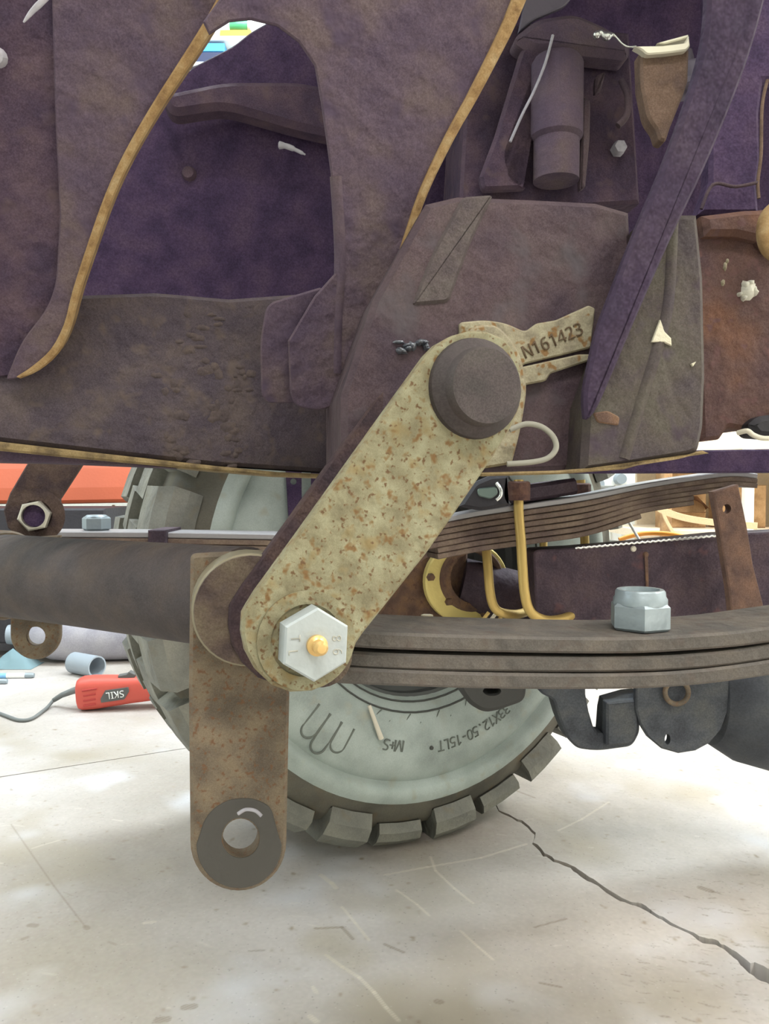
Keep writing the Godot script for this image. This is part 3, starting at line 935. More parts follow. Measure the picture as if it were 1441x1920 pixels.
func build_upper_clutter() -> void:
	var pl := plane(1050, 200, 0.74, 6)
	var t := thing("cab_mount", "dark cab mount behind the long straight tan edge, with a thin bright rod", "mount", P(1050, 380, 0.74))
	piece(t, "backing_plate", plate(pl, [[880, 60, 20], [990, 40], [1180, 60], [1200, 380], [860, 400]], 0.10, 0.003), M.undercoat_shaded, pl)
	piece(t, "arch", plate(back(pl, -0.03), [[960, 70, 20], [1010, 30, 20], [1080, 20, 20], [1150, 50, 30], [1185, 86, 10], [1180, 108, 10], [1040, 92, 20], [1000, 96, 20]], 0.03, 0.006), M.bracket, back(pl, -0.03))
	var rod := spath([[1036, 66, 0.69], [1022, 118, 0.69], [1000, 172, 0.69], [978, 216, 0.69], [956, 266, 0.69]])
	piece(t, "thin_rod", tubed(rod, 0.0013, 8), M.lilac, at(rod[0]))
	piece(t, "gusset", plate(back(pl, -0.025), [[978, 90, 10], [1030, 72, 6], [1016, 120], [958, 264], [950, 290, 10], [958, 330, 10], [990, 352, 10], [905, 356, 10], [900, 330], [930, 250]], 0.012, 0.003), M.undercoat_shaded, back(pl, -0.025))
	piece(t, "bushing", lathed([[0.0, 0.11], [0.021, 0.11], [0.024, 0.105], [0.024, 0.04], [0.021, 0.036], [0.021, 0.0], [0.0, 0.0]], 24), M.bracket, at(P(1042, 340, 0.715)))
	piece(t, "side_flange", plate(back(pl, -0.03), [[1092, 180, 4], [1108, 186, 4], [1106, 260], [1098, 350, 4], [1088, 356, 4]], 0.01, 0.002), M.hanger, back(pl, -0.03))
	piece(t, "hook", plate(back(pl, -0.035), [[1118, 140, 8], [1136, 132, 6], [1128, 168, 6], [1116, 175, 4], [1116, 158]], 0.008, 0.002), M.hanger, back(pl, -0.035))
	var ringp := spath([[1164, 150, 0.70], [1176, 180, 0.70], [1174, 216, 0.70], [1158, 236, 0.70]])
	piece(t, "bent_tab", tubed(ringp, 0.003, 8), M.hanger, at(ringp[0]))
	piece(t, "gray_nut", lathed([[0.0, 0.01], [0.006, 0.01], [0.007, 0.007], [0.007, 0.0], [0.0, 0.0]], 6), M.lilac, axis_at(back(pl, -0.002), 1156, 282))
	piece(t, "gray_corner", plate(back(pl, -0.01), [[972, 60], [990, -30], [1090, -30], [1060, 10, 10], [1000, 36, 10]], 0.006, 0.001), M.lilac_dark, back(pl, -0.01))
	var sq := spath([[1114, 70, 0.69], [1124, 62, 0.69], [1136, 68, 0.69], [1150, 66, 0.69], [1166, 82, 0.69], [1178, 88, 0.69], [1192, 87, 0.69]])
	piece(t, "bent_wire", tubed(sq, [0.002, 0.003, 0.0035, 0.0035, 0.003, 0.003, 0.003, 0.0025, 0.003, 0.0035, 0.004, 0.004, 0.0035, 0.003, 0.002, 0.0015, 0.001, 0.001, 0.001, 0.001, 0.001, 0.001, 0.001, 0.001, 0.001, 0.001, 0.001, 0.001, 0.001, 0.001, 0.001], 8), M.shine, at(sq[0]))

	pl = plane(1240, 160, 0.62, 2)
	t = thing("pointed_bracket", "tan pointed bracket with a pale top lip coloured as reflected light, high beside the brace bar", "bracket", P(1240, 264, 0.62))
	piece(t, "face", plate(pl, [[1200, 98], [1292, 92], [1290, 150], [1284, 170, 10], [1272, 200, 10], [1256, 240, 4], [1248, 265, 5], [1236, 262, 5], [1230, 242, 6], [1214, 220, 14], [1202, 160]], 0.016, 0.002), M.bracket_tan, pl)
	piece(t, "top_lip", plate(back(pl, -0.006), [[1190, 86], [1240, 85], [1284, 80, 4], [1291, 66], [1294, 86, 4], [1286, 94, 4], [1250, 99, 6], [1212, 102, 6], [1204, 94, 4]], 0.008, 0.001), M.lip_glint, back(pl, -0.006))  # pale lip shaped and coloured as light reflecting off metal
	piece(t, "lip_return", plate(back(pl, -0.002), [[1232, 80], [1290, 64], [1292, 70], [1246, 82]], 0.01, 0.0008), M.lip_glint, back(pl, -0.002))

	pl = plane(1320, 130, 0.7, 4)
	t = thing("body_bolt", "grey washered body bolt under a small tan block, at the top of the shadow band", "bolt", P(1320, 205, 0.7))
	var ax := Transform3D(Basis(Vector3(0, 0, 1), deg_to_rad(14)), P(1308, 202, 0.69))
	piece(t, "stud", lathed([[0.0, 0.05], [0.006, 0.05], [0.006, 0.0], [0.0, 0.0]], 14), M.lilac_dark, ax)
	piece(t, "washer", lathed([[0.0, 0.021], [0.022, 0.021], [0.022, 0.017], [0.0, 0.017]], 20), M.lilac_dark, ax)
	piece(t, "nut", lathed([[0.0, 0.038], [0.013, 0.038], [0.015, 0.035], [0.015, 0.022], [0.0, 0.022]], 6), M.lilac_dark, ax)
	piece(t, "tan_block", plate(back(pl, -0.02), [[1346, 73, 3], [1370, 84, 3], [1360, 118, 4], [1340, 110, 3]], 0.015, 0.002), M.hanger_tan, back(pl, -0.02))
	var edge := spath([[1322, 106, 0.68], [1338, 110, 0.68], [1356, 119, 0.68]])
	piece(t, "bright_edge", tubed(edge, 0.0012, 8), M.shine, at(edge[0]))

	pl = plane(1420, 250, 0.6, 0)
	t = thing("body_sill", "dark body sill with a thin vertical lip, at the edge beside the shadow band", "sill", P(1420, 390, 0.6))
	piece(t, "face", plate(pl, [[1330, -60], [1560, -60], [1560, 150], [1432, 150], [1424, 210], [1426, 300], [1420, 350], [1424, 400], [1310, 400], [1330, 340]], 0.02, 0.003), M.dark, pl)
	var vl := spath([[1438, 150, 0.585], [1428, 200, 0.585], [1426, 290, 0.585], [1420, 340, 0.585], [1422, 372, 0.585]])
	piece(t, "vertical_lip", tubed(vl, 0.0013, 8), M.bracket_tan, at(vl[0]))
	var hl := spath([[1314, 392, 0.585], [1336, 346, 0.585], [1378, 350, 0.585], [1420, 342, 0.585]])
	piece(t, "lower_lip", tubed(hl, 0.0013, 8), M.hanger, at(hl[0]))
	t = thing("blue_bottle", "deep blue reservoir bottle glimpsed past the vertical lip of the body sill", "bottle", P(1590, 420, 1.0))
	piece(t, "vessel", lathed([[0.0, 0.0], [0.09, 0.0], [0.1, 0.01], [0.1, 0.15], [0.09, 0.17], [0.0, 0.175]], 32), M.deep_blue, at(P(1590, 420, 1.0)))
	piece(t, "cap", lathed([[0.0, 0.17], [0.03, 0.17], [0.03, 0.19], [0.0, 0.19]], 20), M.dark, at(P(1590, 420, 1.0)))
	# the body above, out of the frame, that keeps the ceiling lamps off all this
	solo("body_underside", "dark underside of the vehicle body above the frame", "body panel", box(1.25, 0.04, 0.66, 0.004), M.dark, at(Vector3(0.545, 1.13, -0.86)))
	piece(get_node("body_underside"), "seam_flange", box(1.25, 0.03, 0.012, 0.002), M.dark, at(Vector3(0.545, 1.10, -0.54)))
# ------------------------------------------------------------------ shackles, springs, tube
const NEAR_SHACKLE := [[456, 1150], [464, 1136], [480, 1110], [560, 1000], [640, 888], [720, 776], [800, 665], [820, 645], [848, 629], [880, 620], [915, 622], [945, 635], [965, 658], [976, 690], [979, 725], [974, 765], [958, 802], [930, 848], [900, 893], [850, 966], [800, 1037], [720, 1138], [680, 1188], [668, 1206], [660, 1230], [646, 1256], [620, 1280], [585, 1296], [545, 1298], [510, 1285], [480, 1257], [461, 1222], [454, 1186]]

func build_near_shackle() -> void:
	var pl := plane(720, 960, 0.405, 20)
	var t := thing("spring_shackle", "large pale rust-spotted shackle link with a hex bolt and grease fitting, in front of everything", "shackle", P(590, 1290, 0.42), "spring shackles")
	piece(t, "outer_link", plate(pl, NEAR_SHACKLE, 0.0085, 0.0012), M.shackle, pl)
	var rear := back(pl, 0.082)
	piece(t, "inner_link", plate(rear, shifted(NEAR_SHACKLE, -26, -14), 0.0085, 0.0012), M.shackle_shaded, rear)
	piece(t, "spacer_tube", lathed([[0.0, 0.0], [0.016, 0.0], [0.016, 0.074], [0.0, 0.074]], 28), M.tube_end, axis_at(back(pl, 0.083), 545, 1185))
	piece(t, "upper_pin", lathed([[0.0275, 0.0], [0.0268, 0.003], [0.0235, 0.006], [0.0215, 0.008], [0.0208, 0.0125], [0.0198, 0.0142], [0.0, 0.0145]], 40), M.pin_cap, axis_at(pl, 890, 729))
	var bolt := lathed([[0.0255, 0.0], [0.0255, 0.0012], [0.0185, 0.0012]], 36)
	piece(t, "washer", bolt, M.shackle, axis_at(pl, 574, 1200))
	var st := ST()
	extrude(st, hexagon(0.0184, deg_to_rad(27)), 0.0135, 0.001, [], 0.0145)
	st.generate_normals()
	var b := piece(t, "bolt_head", st.commit(), M.zinc, up_at(pl, 579, 1199))
	var zf := lathed([[0.0, 0.0], [0.0052, 0.0], [0.0052, 0.0025], [0.0042, 0.003], [0.0034, 0.0036], [0.0028, 0.0055], [0.0036, 0.0075], [0.0036, 0.0088], [0.0022, 0.0104], [0.0, 0.0106]], 20)
	var zx := axis_at(pl, 579, 1199, 0.0144)
	piece(b, "grease_fitting", zf, M.brass, zx)
	var ms := ST()
	for q in [["T", -0.0105, 0.004], ["L", -0.0118, -0.0028], ["8", 0.0105, 0.0026], ["9", 0.0108, -0.0040]]:
		lettering(ms, q[0], 0.0046, 0.0006, Transform3D(Basis(Vector3.BACK, PI / 2 * (1 if q[1] > 0 else -1)), Vector3(q[1], q[2], 0.01455)))
	ms.generate_normals()
	piece(b, "head_marking", ms.commit(), M.mark, up_at(pl, 579, 1199))

func shifted(pts: Array, dx: float, dy: float) -> Array:
	var out := []
	for p in pts:
		out.append([p[0] + dx, p[1] + dy])
	return out

func leaf(t: Node3D, path: Array, w: float, h: float, m: Material) -> void:     # path: pixels of the upper near edge
	var wp := spath(path, 6)
	var side := Vector3(0, 0, -1)
	piece(t, "leaf", sweep(wp, bar_section(w, h, h * 0.16), side), m, at(wp[0]))

func build_springs() -> void:
	var t := thing("leaf_spring", "thick near leaf spring running from the big shackle past the blue-grey nut", "leaf spring", P(900, 1292, 0.47), "leaf springs")
	# eye wrapped round the lower shackle bolt, then the leaves below it; the pack bends upwards towards its far end
	var eye := axis_at(plane(574, 1200, 0.42, 20), 574, 1200, -0.072)
	var e := lathed([[0.013, 0.0], [0.0235, 0.0], [0.0235, 0.062], [0.013, 0.062]], 32, true)
	piece(t, "eye", e, M.leaf, eye)
	leaf(t, [[575, 1176, 0.430], [640, 1180, 0.432], [720, 1186, 0.436], [900, 1192, 0.445], [1150, 1196, 0.458], [1300, 1190, 0.466], [1441, 1176, 0.475], [1700, 1132, 0.49], [2300, 1005, 0.52], [2700, 915, 0.54]], 0.062, 0.0096, M.leaf)
	leaf(t, [[600, 1217, 0.436], [720, 1225, 0.438], [900, 1230, 0.447], [1150, 1232, 0.460], [1300, 1226, 0.468], [1441, 1209, 0.477], [1700, 1164, 0.49], [2250, 1046, 0.518]], 0.060, 0.0092, M.leaf)
	leaf(t, [[600, 1248, 0.434], [660, 1253, 0.434], [900, 1262, 0.446], [1150, 1264, 0.459], [1300, 1257, 0.467], [1441, 1239, 0.476], [1700, 1200, 0.49], [2000, 1138, 0.506]], 0.062, 0.0092, M.leaf)
	var nutb := at(P(1199, 1178, 0.488))
	t = thing("lock_nut", "big blue-grey lock nut with a rounded collar, standing on the near leaf spring", "nut", nutb.origin, "nuts on the leaf springs")
	var ns := ST()
	extrude(ns, hexagon(0.0192, deg_to_rad(20)), 0.0165, 0.0016, [], 0.0165)
	ns.generate_normals()
	piece(t, "hex_body", ns.commit(), M.zinc_blue, nutb * Transform3D(Basis(Vector3.RIGHT, -PI / 2), Vector3.ZERO))
	piece(t, "collar", lathed([[0.0165, 0.0155], [0.0165, 0.019], [0.0155, 0.0205], [0.0152, 0.0235], [0.0142, 0.0248], [0.0118, 0.0248], [0.0112, 0.021], [0.0, 0.020]], 32), M.zinc_blue, nutb)

	# the far spring, its flat front half at the left and the thick pack at the axle
	t = thing("leaf_spring", "far thin-leaved leaf spring clamped by gold U-bolts over the axle", "leaf spring", P(980, 1020, 1.0), "leaf springs")
	var top := [[60, 997, 0.90], [108, 997, 0.90], [300, 998, 0.91], [480, 1001, 0.925], [560, 1002, 0.935], [700, 992, 0.95], [820, 972, 0.96], [900, 957, 0.97], [1000, 943, 0.985], [1100, 928, 1.0], [1200, 908, 1.02], [1300, 892, 1.04], [1372, 884, 1.05], [1420, 888, 1.06]]
	var spans := [[0, 13], [0, 13], [1, 13], [5, 12], [5, 11], [6, 11], [6, 10]]
	for k in 7:
		var pp := []
		for i in range(spans[k][0], spans[k][1] + 1):
			var lift := 11.2 * k if i > 4 else 11.6 * k
			if i > 9:
				lift = 9.2 * k
			pp.append([top[i][0], top[i][1] + lift, top[i][2]])
		leaf(t, pp, 0.06, 0.0066, M.leaf_far if k > 0 else M.leaf_top_lit)
	var cl := plane(292, 1010, 0.90)
	piece(t, "clamp", plate(cl, [[277, 994], [310, 994], [310, 1034], [277, 1034]], 0.07, 0.001), M.crossbar, cl)
	nutb = at(P(181, 994, 0.935))
	t = thing("lock_nut", "small bright square-looking nut on the far leaf spring near the hollow nut", "nut", nutb.origin, "nuts on the leaf springs")
	var n2 := ST()
	extrude(n2, hexagon(0.0168, deg_to_rad(8)), 0.0165, 0.0022, [], 0.0165)
	n2.generate_normals()
	piece(t, "hex_body", n2.commit(), M.zinc_blue, nutb * Transform3D(Basis(Vector3.RIGHT, -PI / 2), Vector3.ZERO))
	piece(t, "chamfered_top", lathed([[0.0, 0.0185], [0.011, 0.0185], [0.0135, 0.0163], [0.0, 0.016]], 24), M.zinc_blue, nutb)
	# U-bolts
	for q in [["gold U-bolt clamping the far spring, next to the axle bar", [[972, 900, 0.975], [972, 960, 0.972], [976, 1010, 0.965], [979, 1060, 0.96], [983, 1110, 0.955], [992, 1144, 0.955], [1012, 1160, 0.96], [1040, 1163, 0.98], [1075, 1150, 1.01], [1092, 1110, 1.06], [1096, 1040, 1.08], [1094, 980, 1.08], [1088, 900, 1.08]]], ["gold U-bolt around the axle tube, nearer the yellow hub ring", [[905, 930, 1.03], [908, 990, 1.03], [914, 1060, 1.02], [918, 1108, 1.015], [926, 1138, 1.015], [944, 1150, 1.02], [978, 1150, 1.06], [1010, 1130, 1.12], [1018, 1080, 1.19], [1018, 1000, 1.2], [1016, 920, 1.2]]]]:
		t = thing("u_bolt", q[0], "U-bolt", P(q[1][5][0], 1163, 0.97), "gold U-bolts over the axle")
		var up := spath(q[1], 5)
		piece(t, "rod", tubed(up, 0.0062, 14), M.gold, at(up[0]))
		for e2 in [q[1][0], q[1][-1]]:
			var nn := lathed([[0.0, 0.024], [0.012, 0.024], [0.0145, 0.022], [0.0145, 0.0], [0.0, 0.0]], 6)
			piece(t, "nut", nn, M.rust_nut, at(P(e2[0], e2[1] + 38, e2[2])))
	var tp := P(1018, 946, 1.0)
	solo("spring_plate", "thick dark spring top plate, held under the U-bolt nuts", "plate", sweep([P(958, 914, 0.985), P(980, 911, 0.985), P(1040, 903, 1.0), P(1079, 896, 1.01)], bar_section(0.09, 0.021, 0.004), Vector3(0, 0, -1)), M.crossbar, at(P(958, 914, 0.985)))

func build_tube() -> void:
	var pl := plane(450, 1300, 0.50, 14)
	var t := thing("cross_tube", "round dark cross tube with a tall tow tab at each end", "tube", P(300, 1200, 0.6))
	var a := P(462, 1122, 0.515)
	var b := P(-60, 1072, 0.80)
	piece(t, "pipe", tubed([a, a.lerp(b, 0.5), b], [0.0345, 0.037, 0.041], 40), M.tube, at(a))
	piece(t, "weld_collar", tubed([a.lerp(b, 0.80), a.lerp(b, 0.815), a.lerp(b, 0.835), a.lerp(b, 0.85)], [0.041, 0.0435, 0.0435, 0.041], 32), M.tab, at(a.lerp(b, 0.80)))
	var tab := piece(t, "near_tab", plate(pl, [[357, 1040, 12], [545, 1030, 12], [543, 1300]] + half_round(447, 1582, 90, 91) + [[354, 1300]], 0.012, 0.0022, [ellipse_px(451, 1571, 34, 36)]), M.tab, pl)
	tab.set_meta("label", "tall near tab with a pin hole")
	var patch_pl := back(pl, -0.0008)
	piece(t, "dark_patch", plate(patch_pl, [[376, 1560], [382, 1540, 14], [398, 1518, 14], [428, 1500, 14], [470, 1496, 16], [508, 1512, 16], [520, 1560]] + half_round(448, 1584, 80, 82), 0.0012, 0.0004, [ellipse_px(451, 1571, 36, 38)]), M.patch_slate, patch_pl)  # darker grey patch around the pin hole
	var arc := spath([[446, 1526, 0.494], [460, 1518, 0.494], [478, 1520, 0.494], [490, 1530, 0.494]])
	piece(t, "highlight_arc", tubed(arc, 0.0012, 8), M.lilac, at(arc[0]))  # crescent highlight over the hole, drawn as a pale thin tube
	piece(t, "stub", lathed([[0.0345, 0.0], [0.0345, 0.030], [0.033, 0.0315]], 40), M.stub_side_lit, axis_at(pl, 462, 1130))
	piece(t, "stub_cap", lathed([[0.0335, 0.0305], [0.033, 0.0325], [0.0, 0.0335]], 40), M.tube_end, axis_at(pl, 462, 1130))
	var fl := plane(66, 1150, 0.765, 10)
	piece(t, "far_tab", plate(fl, [[20, 1010], [112, 1004], [113, 1150]] + half_round(66, 1190, 47, 47) + [[19, 1150]], 0.01, 0.0015, [ellipse_px(67, 1193, 18, 18)]), M.tab, fl)

	var fs := plane(80, 960, 0.80, 10)
	t = thing("spring_shackle", "far dark brown shackle strap with a hollow bright nut, before the red machine panel", "shackle", P(66, 1030, 0.8), "spring shackles")
	piece(t, "link", plate(fs, [[62, 850], [168, 850], [112, 936], [110, 975], [98, 1002], [72, 1016], [40, 1010], [14, 990], [6, 958], [18, 925]], 0.009, 0.0015), M.tab_dark, fs)
	piece(t, "lower_washer", lathed([[0.0285, 0.0], [0.0285, 0.002], [0.016, 0.002]], 32), M.tab_dark, axis_at(fs, 68, 967))
	var st := ST()
	extrude(st, hexagon(0.0162, 0.2), 0.012, 0.0014, [disc(0.0116, 28)], 0.012)
	st.generate_normals()
	piece(t, "hollow_nut", st.commit(), M.steel_dull, up_at(fs, 68, 967))
	piece(t, "bolt_end", lathed([[0.0, 0.006], [0.0112, 0.006], [0.0112, 0.0], [0.0, 0.0]], 24), M.dark, axis_at(fs, 68, 967))

func half_round(cx: float, cy: float, rx: float, ry: float) -> Array:      # the lower half, from right to left
	var out := []
	for i in 21:
		out.append([cx + cos(PI * i / 20.0) * rx, cy + sin(PI * i / 20.0) * ry])
	return out

func ellipse_px(cx: float, cy: float, rx: float, ry: float, n := 28) -> Array:
	var out := []
	for i in n:
		out.append([cx + cos(TAU * i / n) * rx, cy + sin(TAU * i / n) * ry])
	return out

# ------------------------------------------------------------------ the far wheel and axle
func build_wheel() -> void:
	var yaw := 28.0
	var n := Vector3(sin(deg_to_rad(yaw)), 0, cos(deg_to_rad(yaw)))
	var c := P(805, 1050, 1.185) - n * 0.15
	c.y = 0.424
	var xf := Transform3D(Basis(Vector3.UP, deg_to_rad(yaw)), c)
	var t := thing("mud_tyre_wheel", "large off-road tyre on its wheel, turned inwards, with chunky tread and raised lettering", "wheel", Vector3(c.x, 0, c.z))
	var turn := xf * Transform3D(Basis(Vector3.RIGHT, PI / 2), Vector3.ZERO)        # lathe axis y to wheel axis z
	var prof := [[0.190, 0.118], [0.198, 0.132], [0.214, 0.144], [0.236, 0.152], [0.262, 0.156], [0.290, 0.157], [0.308, 0.154], [0.315, 0.150], [0.318, 0.1475], [0.321, 0.150], [0.325, 0.157], [0.332, 0.161], [0.341, 0.161], [0.350, 0.156], [0.364, 0.147], [0.382, 0.138], [0.396, 0.124], [0.402, 0.11], [0.404, 0.05], [0.404, -0.05], [0.402, -0.11], [0.396, -0.13], [0.37, -0.15], [0.33, -0.157], [0.27, -0.156], [0.22, -0.142], [0.190, -0.118]]
	prof.reverse()
	piece(t, "sidewall", lathed(prof.slice(13), 96), M.tyre, turn)
	piece(t, "tread_base", lathed(prof.slice(0, 14), 96), M.tread, turn)
	piece(t, "rim", lathed([[0.0, 0.02], [0.05, 0.02], [0.10, 0.035], [0.165, 0.03], [0.178, 0.05], [0.182, 0.10], [0.197, 0.115], [0.203, 0.125], [0.200, 0.130], [0.190, 0.122], [0.188, -0.12], [0.0, -0.10]], 64), M.rim, turn)
	for r in [0.200, 0.214]:
		var pth := []
		for k in 65:
			pth.append(Vector3(cos(TAU * k / 64.0) * r, sin(TAU * k / 64.0) * r, 0.134 if r < 0.21 else 0.1445))
		piece(t, "bead_ring", tubed(pth, 0.0016, 6), M.print_dark, xf * at(pth[0]))
	# tread: shoulder lugs that wrap over the side, and two rows of centre blocks
	var shoulder := [PackedVector2Array([Vector2(0.368, 0.148), Vector2(0.388, 0.156), Vector2(0.408, 0.152), Vector2(0.424, 0.134), Vector2(0.4265, 0.072), Vector2(0.398, 0.072), Vector2(0.396, 0.12)]), PackedVector2Array([Vector2(0.384, 0.141), Vector2(0.398, 0.147), Vector2(0.412, 0.142), Vector2(0.4245, 0.124), Vector2(0.4265, 0.060), Vector2(0.398, 0.060), Vector2(0.396, 0.11)])]
	var count := 26
	var lugs := []
	for s in 2:
		lugs.append(lug_mesh(shoulder[s], TAU / count * 0.78, 0.0))
	var block := lug_mesh(PackedVector2Array([Vector2(0.398, 0.056), Vector2(0.424, 0.053), Vector2(0.427, 0.006), Vector2(0.398, 0.004)]), TAU / count * 0.70, 0.05)
	for k in count:
		var rot := Transform3D(Basis(Vector3.BACK, TAU * k / count), Vector3.ZERO)
		var half := Transform3D(Basis(Vector3.BACK, TAU * (k + 0.5) / count), Vector3.ZERO)
		var flip := Transform3D(Basis(Vector3.UP, PI), Vector3.ZERO)
		piece(t, "tread_lug", lugs[k % 2], M.lug_lit, xf * rot)
		piece(t, "tread_block", block, M.lug_lit, xf * half)
		piece(t, "tread_block", block, M.lug_lit, xf * flip * rot)
		piece(t, "tread_lug", lugs[k % 2], M.lug_lit, xf * flip * half)
	# raised lettering, read with the tops outwards
	var st := ST()
	arc_text(st, "33X12.50-15LT", 0.268, -72.2, 0.0172, 0.1562)
	st.generate_normals()
	piece(t, "size_lettering", st.commit(), M.tyre_letter, xf)
	st = ST()
	arc_text(st, "M+S", 0.262, -105.0, 0.0172, 0.156)
	st.generate_normals()
	piece(t, "grade_lettering", st.commit(), M.tyre_letter, xf)
	var big := ST()
	for q in [[0.0, 0.036], [0.010, 0.045], [0.020, 0.030]]:              # the outlined block characters near the shackle
		var pth2 := []
		for k in 13:
			var a := PI * k / 12.0
			pth2.append(Vector3(cos(a) * 0.012, q[1] + sin(a) * 0.012, 0))
		pth2.push_front(Vector3(0.012, 0, 0))
		pth2.push_back(Vector3(-0.012, 0, 0))
		var ang := deg_to_rad(-134.0 + q[0] * 520.0)
		var place := Transform3D(Basis(Vector3.BACK, ang - PI / 2), Vector3(cos(ang), sin(ang), 0) * 0.255 + Vector3(0, 0, 0.156))
		var moved := []
		for p in pth2:
			moved.append(place * p)
		tube(big, moved, 0.0016, 6)
	big.generate_normals()
	piece(t, "outlined_lettering", big.commit(), M.tyre_letter, xf)
	for k in 16:
		var a := deg_to_rad(-112.0 + k * 4.6)
		var r := 0.216 + (k % 3) * 0.012
		var u := Vector3(cos(a), sin(a), 0)
		var w := Vector3(-u.y, u.x, 0)
		var z := 0.146 + (k % 3) * 0.0028
		var tk := [u * r + Vector3(0, 0, z), u * (r + 0.014) - w * 0.011 + Vector3(0, 0, z + 0.002)]
		piece(t, "mould_tick", tubed(tk, 0.0009, 5), M.tyre_letter, xf * at(tk[0]))
	var tie := [Vector3(-0.107, -0.188, 0.156), Vector3(-0.100, -0.212, 0.162), Vector3(-0.090, -0.238, 0.162)]
	piece(t, "pale_tie", tubed(tie, [0.003, 0.0034, 0.0042], 8), M.white_chip, xf * at(tie[0]))
	piece(t, "mould_dot", lathed([[0.0, 0.003], [0.003, 0.003], [0.0036, 0.0], [0.0, 0.0]], 12), M.print_dark, xf * Transform3D(Basis(Vector3.RIGHT, PI / 2), Vector3(cos(deg_to_rad(-90)) * 0.268, sin(deg_to_rad(-90)) * 0.268, 0.1555)))

func arc_text(st: SurfaceTool, text: String, r: float, mid: float, size: float, z: float) -> void:
	var step := size * 0.64 / r
	for i in text.length():
		if text[i] == " ":
			continue
		var a := deg_to_rad(mid) - (i - (text.length() - 1) * 0.5) * step
		var u := Vector3(cos(a), sin(a), 0)
		lettering(st, text[i], size, 0.003, Transform3D(Basis(Vector3(u.y, -u.x, 0), u, Vector3.BACK), u * r + Vector3(0, 0, z)))

func lug_mesh(sec: PackedVector2Array, width: float, skew: float) -> ArrayMesh:   # section (radius, z) carried round the wheel axis
	var st := ST()
	var p := sec
	var n := p.size()
	var rows := []
	for s in 3:
		var row := []
		for v in p:
			var a := width * (s / 2.0 - 0.5) * (0.86 if v.x > 0.415 else 1.0) + skew * (v.y - 0.03) * 10.0
			row.append(Vector3(cos(a) * v.x, sin(a) * v.x, v.y))
		rows.append(row)
	for s in 2:
		for k in n:
			var j := (k + 1) % n
			quad(st, rows[s][k], rows[s][j], rows[s + 1][j], rows[s + 1][k], 1 + k)
	for k in range(1, n - 1):
		tri(st, rows[0][0], rows[0][k + 1], rows[0][k], 50)
		tri(st, rows[2][0], rows[2][k], rows[2][k + 1], 51)
	st.generate_normals()
	var m := st.commit()
	# orientation: turn the triangles when the section ran the other way
	var mid := Vector3(0.41, 0, (p[0].y + p[n - 1].y) / 2)
	var arr := m.surface_get_arrays(0)
	var vs: PackedVector3Array = arr[Mesh.ARRAY_VERTEX]
	var ns: PackedVector3Array = arr[Mesh.ARRAY_NORMAL]
	var score := 0.0
	for i in vs.size():
		score += ns[i].dot(vs[i] - mid)
	if score < 0.0:
		var f := ST()
		var ix: PackedInt32Array = arr[Mesh.ARRAY_INDEX] if arr[Mesh.ARRAY_INDEX] != null else PackedInt32Array(range(vs.size()))
		for i in range(0, ix.size(), 3):
			f.set_smooth_group(-1)
			for k in [0, 2, 1]:
				f.add_vertex(vs[ix[i + k]])
		f.generate_normals()
		return f.commit()
	return m

